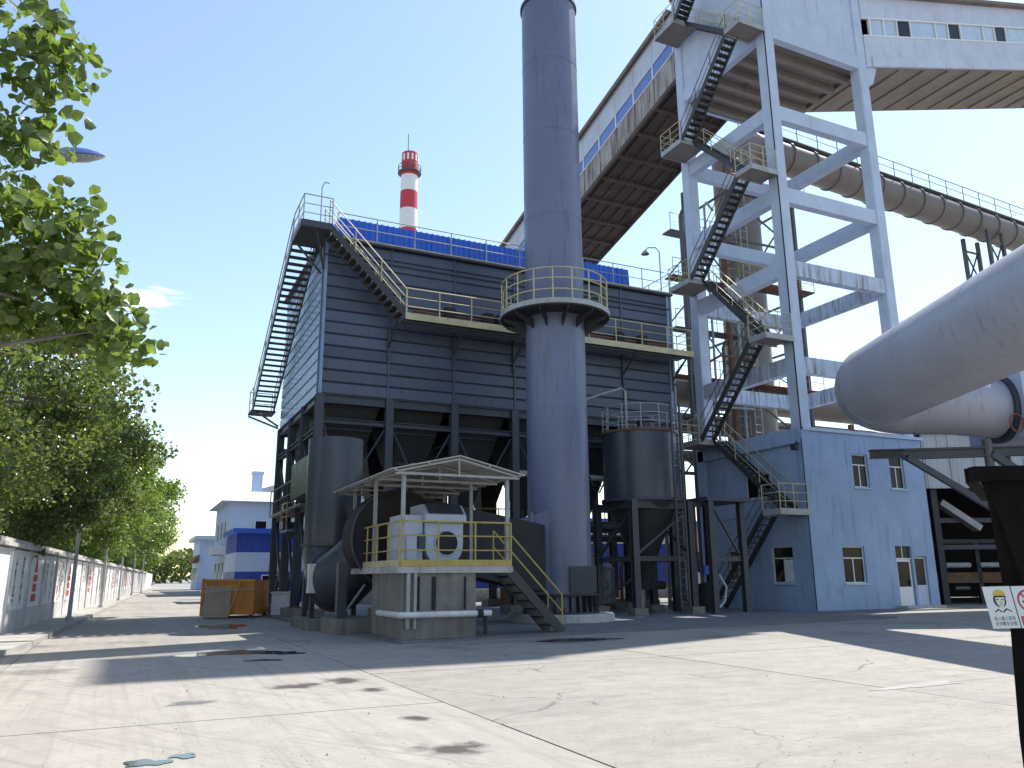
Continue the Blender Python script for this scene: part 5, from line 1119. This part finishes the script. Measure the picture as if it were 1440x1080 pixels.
part('frame', rbox(20.8, 33, 40.4, 42.0, 1.0, 1.5), 'rust', mc); part('upper_frame', rbox(20.8, 33, 40.4, 42.0, 2.9, 3.1), 'hopper', mc)
for k in range(7):
    part('leg', rbox(21 + k * 1.9, 21.2 + k * 1.9, 40.4, 40.6, 0, 2.9), 'hopper', mc)
    part('roller', MB().cyl(uv_of(21.3 + k * 1.7, 40.3, 1.85), uv_of(22.5 + k * 1.7, 40.3, 1.85), .13, n=12), 'rail_g', mc, 30)
    part('roller', MB().cyl(uv_of(21.6 + k * 1.7, 40.25, .75), uv_of(22.3 + k * 1.7, 40.25, .75), .1, n=12), 'rail_d', mc, 30)
part('chute', MB().beam(uv_of(21.2, 40.0, 4.9), uv_of(23.0, 40.0, 3.6), .6, .3), 'rail_g', mc)
part('drive_box', rbox(24.6, 26, 40.0, 40.39, 1.6, 2.6), 'motor', mc)

# ================================================================== DARK TAPERED HOPPER in the near right corner, with two signs
nh = thing('tapered_bin', 'sooty brown tapered steel bin at the right edge, carrying the safety signs', 'steel bin', uv_of(3.9, 5.4))
def ring_r(l, r_, f0, f1, z): return [uv_of(l, f0, z), uv_of(r_, f0, z), uv_of(r_ * 1.2, f1, z), uv_of(l * f1 / f0 * 1.02, f1, z)]
lv = [(3.02, 4.3, 5.15, 5.7, 0.0), (3.0, 4.4, 5.1, 5.8, .55), (3.01, 4.6, 5.05, 5.95, 1.15), (2.97, 4.8, 5.0, 6.05, 1.55), (2.93, 5.0, 4.95, 6.2, 1.9), (2.90, 5.05, 4.95, 6.25, 2.08)]
bn = MB(); vs = []
for L_ in lv: vs += ring_r(*L_)
bn.add(vs, [(4 * i + j, 4 * i + (j + 1) % 4, 4 * (i + 1) + (j + 1) % 4, 4 * (i + 1) + j) for i in range(len(lv) - 1) for j in range(4)] + [(3, 2, 1, 0), tuple(4 * (len(lv) - 1) + j for j in range(4))])
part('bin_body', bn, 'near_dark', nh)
part('rim', MB().beam(uv_of(2.84, 4.93, 2.09), uv_of(5.2, 4.93, 2.12), .07, .09).beam(uv_of(2.86, 4.97, 2.088), uv_of(3.72, 6.3, 2.088), .07, .09), 'near_dark', nh)
for (l0, z0, l1, z1) in ((2.88, 1.92, 3.05, 1.3), (3.6, 1.95, 3.6, .2)): part('stiffener', MB().beam(uv_of(l0 + .1, 4.97, z0), uv_of(l1 + .1, 5.03, z1), .05, .06), 'near_dark', nh)
sgR = thing('safety_sign', 'white helmet sign with a worker wearing a yellow cap on the dark bin', 'sign', uv_of(2.87, 4.88, 1.17))
def sq(x, y, o=0.0):
    """point on the left sign: x 0..1 across, y 0..1 up"""
    return uv_of(2.776 + .160 * x + .034 * (1 - y), 4.88 - o, 1.178 + .238 * y + .003 * x)
def plate(mb, pts, o, th=.0015):
    ext = -FWD * th; return mb.prism([sq(x, y, o) for x, y in pts], ext)
part('sign_plate', plate(MB(), [(0, 0), (1, 0), (1, 1), (0, 1)], 0, .006), 'sign_white', sgR)
E_ = lambda cx, cy, rx, ry, a0=0, a1=360, n=24: [(cx + rx * math.cos(math.radians(a0 + (a1 - a0) * i / n)), cy + ry * math.sin(math.radians(a0 + (a1 - a0) * i / n))) for i in range(n + (0 if a1 - a0 == 360 else 1))]
part('hair', plate(MB(), E_(.5, .66, .235, .165), .0062, .0004), 'sign_black', sgR)
part('face', plate(MB(), [(.36, .74), (.35, .66), (.38, .58), (.46, .50), (.54, .49), (.63, .56), (.67, .64), (.68, .74)], .0068, .0004), 'skin_print', sgR)
part('cap', plate(MB(), E_(.53, .78, .23, .145, 0, 180, 16), .0074, .0004), 'sign_yellow', sgR)
part('cap_peak', plate(MB(), [(.32, .77), (.74, .77), (.78, .73), (.56, .755), (.33, .735)], .008, .0004), 'sign_black', sgR)
for (x, y, w) in ((.42, .685, .09), (.6, .685, .08)): part('eye', plate(MB(), E_(x, y, w * .55, .014), .0076, .0004), 'sign_black', sgR)
part('mouth', plate(MB(), [(.46, .56), (.56, .555), (.56, .567), (.46, .57)], .0076, .0004), 'sign_black', sgR)
part('nose', plate(MB(), [(.52, .65), (.535, .65), (.555, .6), (.5, .595), (.5, .603), (.535, .607)], .0076, .0004), 'sign_black', sgR)
part('collar', plate(MB(), [(.22, .40), (.36, .47), (.5, .40), (.48, .37), (.36, .43), (.22, .37)], .0062, .0004), 'sign_black', sgR)
part('collar', plate(MB(), [(.52, .40), (.66, .48), (.84, .41), (.84, .38), (.67, .44), (.54, .37)], .0064, .0004), 'sign_black', sgR)
def text_mesh(txt):
    cu = bpy.data.curves.new('lettering', 'FONT'); cu.body = txt; cu.resolution_u = 2; cu.extrude = 0
    o = bpy.data.objects.new('lettering_tmp', cu); COL.objects.link(o)
    dg = bpy.context.evaluated_depsgraph_get(); me = bpy.data.meshes.new_from_object(o.evaluated_get(dg))
    bpy.data.objects.remove(o); return me
def sign_text(parent, txt, fn, x0, x1, y0, y1, o, mat):
    me = text_mesh(txt); co = np.array([v.co[:] for v in me.vertices])
    if len(co) == 0: return
    lo, hi = co[:, :2].min(0), co[:, :2].max(0)
    wl = WL[parent]
    for v in me.vertices:
        a = (v.co.x - lo[0]) / (hi[0] - lo[0]); b = (v.co.y - lo[1]) / (hi[1] - lo[1])
        v.co = fn(x0 + (x1 - x0) * a, y0 + (y1 - y0) * b, o) - wl
    me.materials.clear(); part('lettering', me, mat, parent)
sign_text(sgR, '进入施工现场', sq, .12, .9, .185, .285, .0068, 'sign_black')
sign_text(sgR, '必须戴安全帽', sq, .12, .9, .065, .165, .0068, 'sign_black')
sg2 = thing('safety_sign', 'white no smoking sign with a red ring, cut by the right picture edge', 'sign', uv_of(3.04, 4.88, 1.17))
def sq2(x, y, o=0.0): return uv_of(2.944 + .160 * x + .034 * (1 - y), 4.879 - o, 1.180 + .238 * y + .003 * x)
def plate2(mb, pts, o, th=.0015): return mb.prism([sq2(x, y, o) for x, y in pts], -FWD * th)
part('sign_plate', plate2(MB(), [(0, 0), (1, 0), (1, 1), (0, 1)], 0, .006), 'sign_white', sg2)
ro, ri = .40, .33
ringm = MB(); 
for i in range(36):
    a, b = math.tau * i / 36, math.tau * (i + 1) / 36
    plate2(ringm, [(.5 + ri * math.cos(a), .64 + ri * .68 * math.sin(a)), (.5 + ro * math.cos(a), .64 + ro * .68 * math.sin(a)), (.5 + ro * math.cos(b), .64 + ro * .68 * math.sin(b)), (.5 + ri * math.cos(b), .64 + ri * .68 * math.sin(b))], .0062, .0004)
part('prohibition_ring', ringm, 'sign_red', sg2)
part('prohibition_bar', plate2(MB(), [(.22, .83), (.27, .86), (.78, .45), (.73, .42)], .0072, .0004), 'sign_red', sg2)
part('cigarette', plate2(MB(), [(.28, .60), (.72, .60), (.72, .65), (.28, .65)], .0064, .0004), 'sign_black', sg2)
part('caption_band', plate2(MB(), [(.06, .06), (.94, .06), (.94, .28), (.06, .28)], .0062, .0004), 'sign_red', sg2)
sign_text(sg2, '禁止吸烟', sq2, .12, .88, .09, .25, .0068, 'sign_white')

# ================================================================== ORANGE BIN by the collector legs
ob = thing('orange_bin', 'battered orange steel bin with a brown board leaning on it beside the collector legs', 'bin', uv_of(-11.4, 33.2))
part('bin_wall', rbox(-12.0, -10.1, 32.0, 32.06, .12, 1.42), 'orange', ob); part('bin_wall', rbox(-12.0, -10.1, 33.9, 33.96, .12, 1.42), 'orange', ob)
part('bin_wall', rbox(-12.0, -11.94, 32.07, 33.89, .12, 1.42), 'orange', ob); part('bin_wall', rbox(-10.16, -10.1, 32.07, 33.89, .12, 1.42), 'orange', ob)
part('bin_floor', rbox(-11.93, -10.17, 32.07, 33.89, .12, .2), 'rust', ob)
part('top_rail', rbox(-12.04, -10.06, 31.95, 31.995, 1.34, 1.46), 'orange', ob)
part('leaning_board', MB().prism([uv_of(-11.98, 31.75, .03), uv_of(-10.95, 31.75, .03), uv_of(-10.95, 31.96, 1.2), uv_of(-11.98, 31.96, 1.2)], FWD * .03), 'brown_plate', ob)
part('pale_bar', MB().beam(uv_of(-11.98, 31.72, .98), uv_of(-10.1, 31.9, 1.1), .04, .04), 'rail', ob)
part('pale_bar', MB().beam(uv_of(-10.95, 31.72, .15), uv_of(-10.65, 31.9, 1.38), .04, .04), 'rail', ob)
for r_ in (-11.9, -10.2):
    for f_ in (32.1, 33.85): part('skid', rbox(r_ - .06, r_ + .06, f_ - .06, f_ + .06, 0, .12), 'rust', ob)
part('side_post', rbox(-12.12, -12.02, 31.9, 32.0, 0.1, 1.5), 'orange', ob)
pb = single('pallet_stack', rbox(-9.7, -9.0, 33.0, 34.0, .06, .9).add(*(lambda m: (m.v, m.f))(rbox(-9.75, -8.95, 32.95, 34.05, .9, .95))), 'pipe_white', 'pale sacks on a board between the collector legs', 'sacks')

# ================================================================== TREES behind the wall
def leaf_mesh(name, centers, size, mat, up_bias=0.35):
    """two folded quads for every leaf; centers: (n,3)"""
    n = len(centers); c = centers.astype(np.float64)
    nrm = RNG.normal(size=(n, 3)); nrm[:, 2] += up_bias; nrm /= np.linalg.norm(nrm, axis=1)[:, None]
    t = RNG.normal(size=(n, 3)); t[:, 2] -= .3; t -= (t * nrm).sum(1)[:, None] * nrm; t /= np.linalg.norm(t, axis=1)[:, None]
    b = np.cross(nrm, t); s = (size * RNG.uniform(.6, 1.25, n))[:, None]
    fold = .13 * s * nrm
    P = [c - t * s * .5, c + t * s * .55, c - t * s * .22 + b * s * .43 + fold, c + t * s * .2 + b * s * .36 + fold, c - t * s * .22 - b * s * .43 + fold, c + t * s * .2 - b * s * .36 + fold]
    V = np.stack(P, 1).reshape(-1, 3)
    q = np.array([[0, 2, 3, 1], [0, 1, 5, 4]]); F = (np.arange(n)[:, None, None] * 6 + q[None]).reshape(-1, 4)
    me = bpy.data.meshes.new(name); me.vertices.add(len(V)); me.vertices.foreach_set('co', V.ravel())
    me.loops.add(F.size); me.loops.foreach_set('vertex_index', F.ravel().astype(np.int32))
    me.polygons.add(len(F)); me.polygons.foreach_set('loop_start', np.arange(0, F.size, 4, dtype=np.int32))
    me.update(calc_edges=True)
    me.materials.append(MT[mat]); return me

def tree(pos, H, crown_c, crown_r, nleaf, size, mat, label, nclump=60, clump_r=.75, seed=0, name='poplar_tree', shell=.45, lim=.95, extra=None):
    r = np.random.default_rng(seed)
    p = Vector(pos); t = thing(name, label, 'tree', p, 'trees along the boundary wall')
    cc = np.array(crown_c); cr = np.array(crown_r)
    d = r.normal(size=(nclump, 3)); d /= np.linalg.norm(d, axis=1)[:, None]
    rad = r.uniform(shell, 1.0, nclump) ** .7
    cl = cc + d * rad[:, None] * cr * r.uniform(.85, 1.12, (nclump, 1))
    over = cl[:, 0] - (WALL_U(0) + .052 * cl[:, 1])
    cl = cl[(cl[:, 2] > 2.5) & (cl[:, 2] > 2.7 + over * lim)]
    if extra is not None: cl = np.vstack([cl, np.array(extra)])
    # limbs
    mb = MB(); top = Vector((crown_c[0], crown_c[1], crown_c[2] + crown_r[2] * .6))
    path = [p.lerp(top, k / 6) + Vector((r.normal() * .12 * (k > 0), r.normal() * .12 * (k > 0), 0)) for k in range(7)]
    r0 = .05 + H * .016
    mb.tube(path, [r0 * (1 - .13 * k) for k in range(7)], 9)
    for q in cl[:: max(1, len(cl) // 26)]:
        k = r.integers(2, 6); a = path[k]; e = Vector(q); m1 = a.lerp(e, .5) + Vector((0, 0, .12 * (e - a).length * r.uniform(-.3, 1)))
        mb.tube([a, m1, e], [r0 * .32, r0 * .2, r0 * .06], 5)
    part('trunk', mb, 'bark', t, 40)
    w = r.uniform(.4, 1.4, len(cl)); w /= w.sum(); idx = r.choice(len(cl), nleaf, p=w)
    off = r.normal(size=(nleaf, 3)); off *= (r.uniform(0, 1, nleaf) ** .5 * clump_r / np.maximum(np.linalg.norm(off, axis=1), 1e-6))[:, None]
    off[:, 2] *= .8
    C = cl[idx] + off - np.array(p[:])
    me = leaf_mesh('crown', C, size, mat)
    o = part('crown', me, mat, t); me.materials.pop(); o['kind'] = 'stuff'
    return t
tree((-5.2, 7.6, 0), 10, (-3.95, 9.0, 5.4), (2.3, 2.7, 4.1), 10000, .15, 'leaf_a', 'big-leaved poplar hanging into the top left corner of the view', 110, .5, 1, lim=.1, extra=[(-0.88, 9.5, 5.22), (-0.65, 9.84, 4.66), (-0.38, 9.93, 4.32), (-1.12, 9.84, 4.71), (-1.34, 9.28, 5.29), (-0.81, 9.58, 4.92), (-1.25, 9.24, 6.3), (-1.5, 9.14, 6.78), (-1.44, 9.11, 7.4), (-1.7, 9.01, 7.43), (-1.2, 9.22, 7.1), (-1.51, 9.14, 6.01), (-1.01, 9.57, 5.48), (-1.39, 9.75, 4.81), (-0.85, 9.93, 4.44), (-1.23, 10.12, 4.28), (-1.47, 10.01, 4.38), (-0.28, 10.1, 4.18), (-0.54, 10.12, 4.54), (-1.05, 9.25, 5.09)])
tree((-5.6, 14.5, 0), 10, (-4.6, 14.2, 5.9), (2.7, 3.2, 3.6), 12000, .11, 'leaf_b', 'dark poplar behind the nearer wall, second from the camera', 110, .6, 2)
spec = [(22, 4.2, 10.0), (30, 4.4, 10.2), (38, 4.6, 10.4), (47, 4.8, 10.4), (57, 5.2, 10.8), (68, 5.4, 11.2), (80, 5.6, 11.6), (94, 5.6, 11.8), (112, 5.8, 11.8), (134, 6.0, 12)]
words = ['third', 'fourth', 'fifth', 'sixth', 'seventh', 'eighth', 'ninth', 'tenth', 'eleventh', 'twelfth']
for i, (v, rr_, h) in enumerate(spec):
    u = WALL_U(v) - 2.4
    tree((u, v, 0), h, (u + .9, v, h * .56), (rr_, rr_ * .9, h * .44), 26000 if i < 5 else 12000, (.12 + .016 * i), 'leaf_b' if i < 3 else 'leaf_c', 'leafy green poplar over the white wall, %s tree from the camera' % words[i], 150, .7 + .045 * i, 10 + i)
# far wood at the end of the road and behind the plant
pts = RNG.uniform(size=(26000, 3)); pts[:, 0] = -120 + pts[:, 0] * 330; pts[:, 1] = 285 + pts[:, 1] * 26
hgt = 7.5 + 2.5 * np.sin(pts[:, 0] * .11) + 1.5 * np.sin(pts[:, 0] * .37 + 1); pts[:, 2] = pts[:, 2] ** .7 * hgt
me = leaf_mesh('far_wood', pts, 1.3, 'leaf_b'); o = part('far_wood', me, 'leaf_b', kind='stuff'); me.materials.pop()
o['label'] = 'far dark green wood along the horizon'
# loose grit scattered over the concrete
gv = []; gf = []
for i in range(1300):
    a = RNG.uniform(0, 1); f_ = 4.5 + 22 * a ** 1.6; r_ = RNG.uniform(-.62, .62) * f_; c = uv_of(r_, f_)
    s = RNG.uniform(.003, .009) * (2.2 if RNG.uniform() > .95 else 1); o = len(gv)
    for (x, y, z) in ((1, .2, 0), (-.3, 1, 0), (-.8, -.7, 0), (.6, -.8, 0), (.1, 0, .8)): gv.append((c.x + x * s * RNG.uniform(.7, 1.2), c.y + y * s * RNG.uniform(.7, 1.2), .003 + z * s))
    gf += [(o, o + 1, o + 4), (o + 1, o + 2, o + 4), (o + 2, o + 3, o + 4), (o + 3, o, o + 4)]
part('loose_grit', MB().add(gv, gf), 'dirt', kind='stuff')['label'] = 'loose grit scattered over the concrete yard'
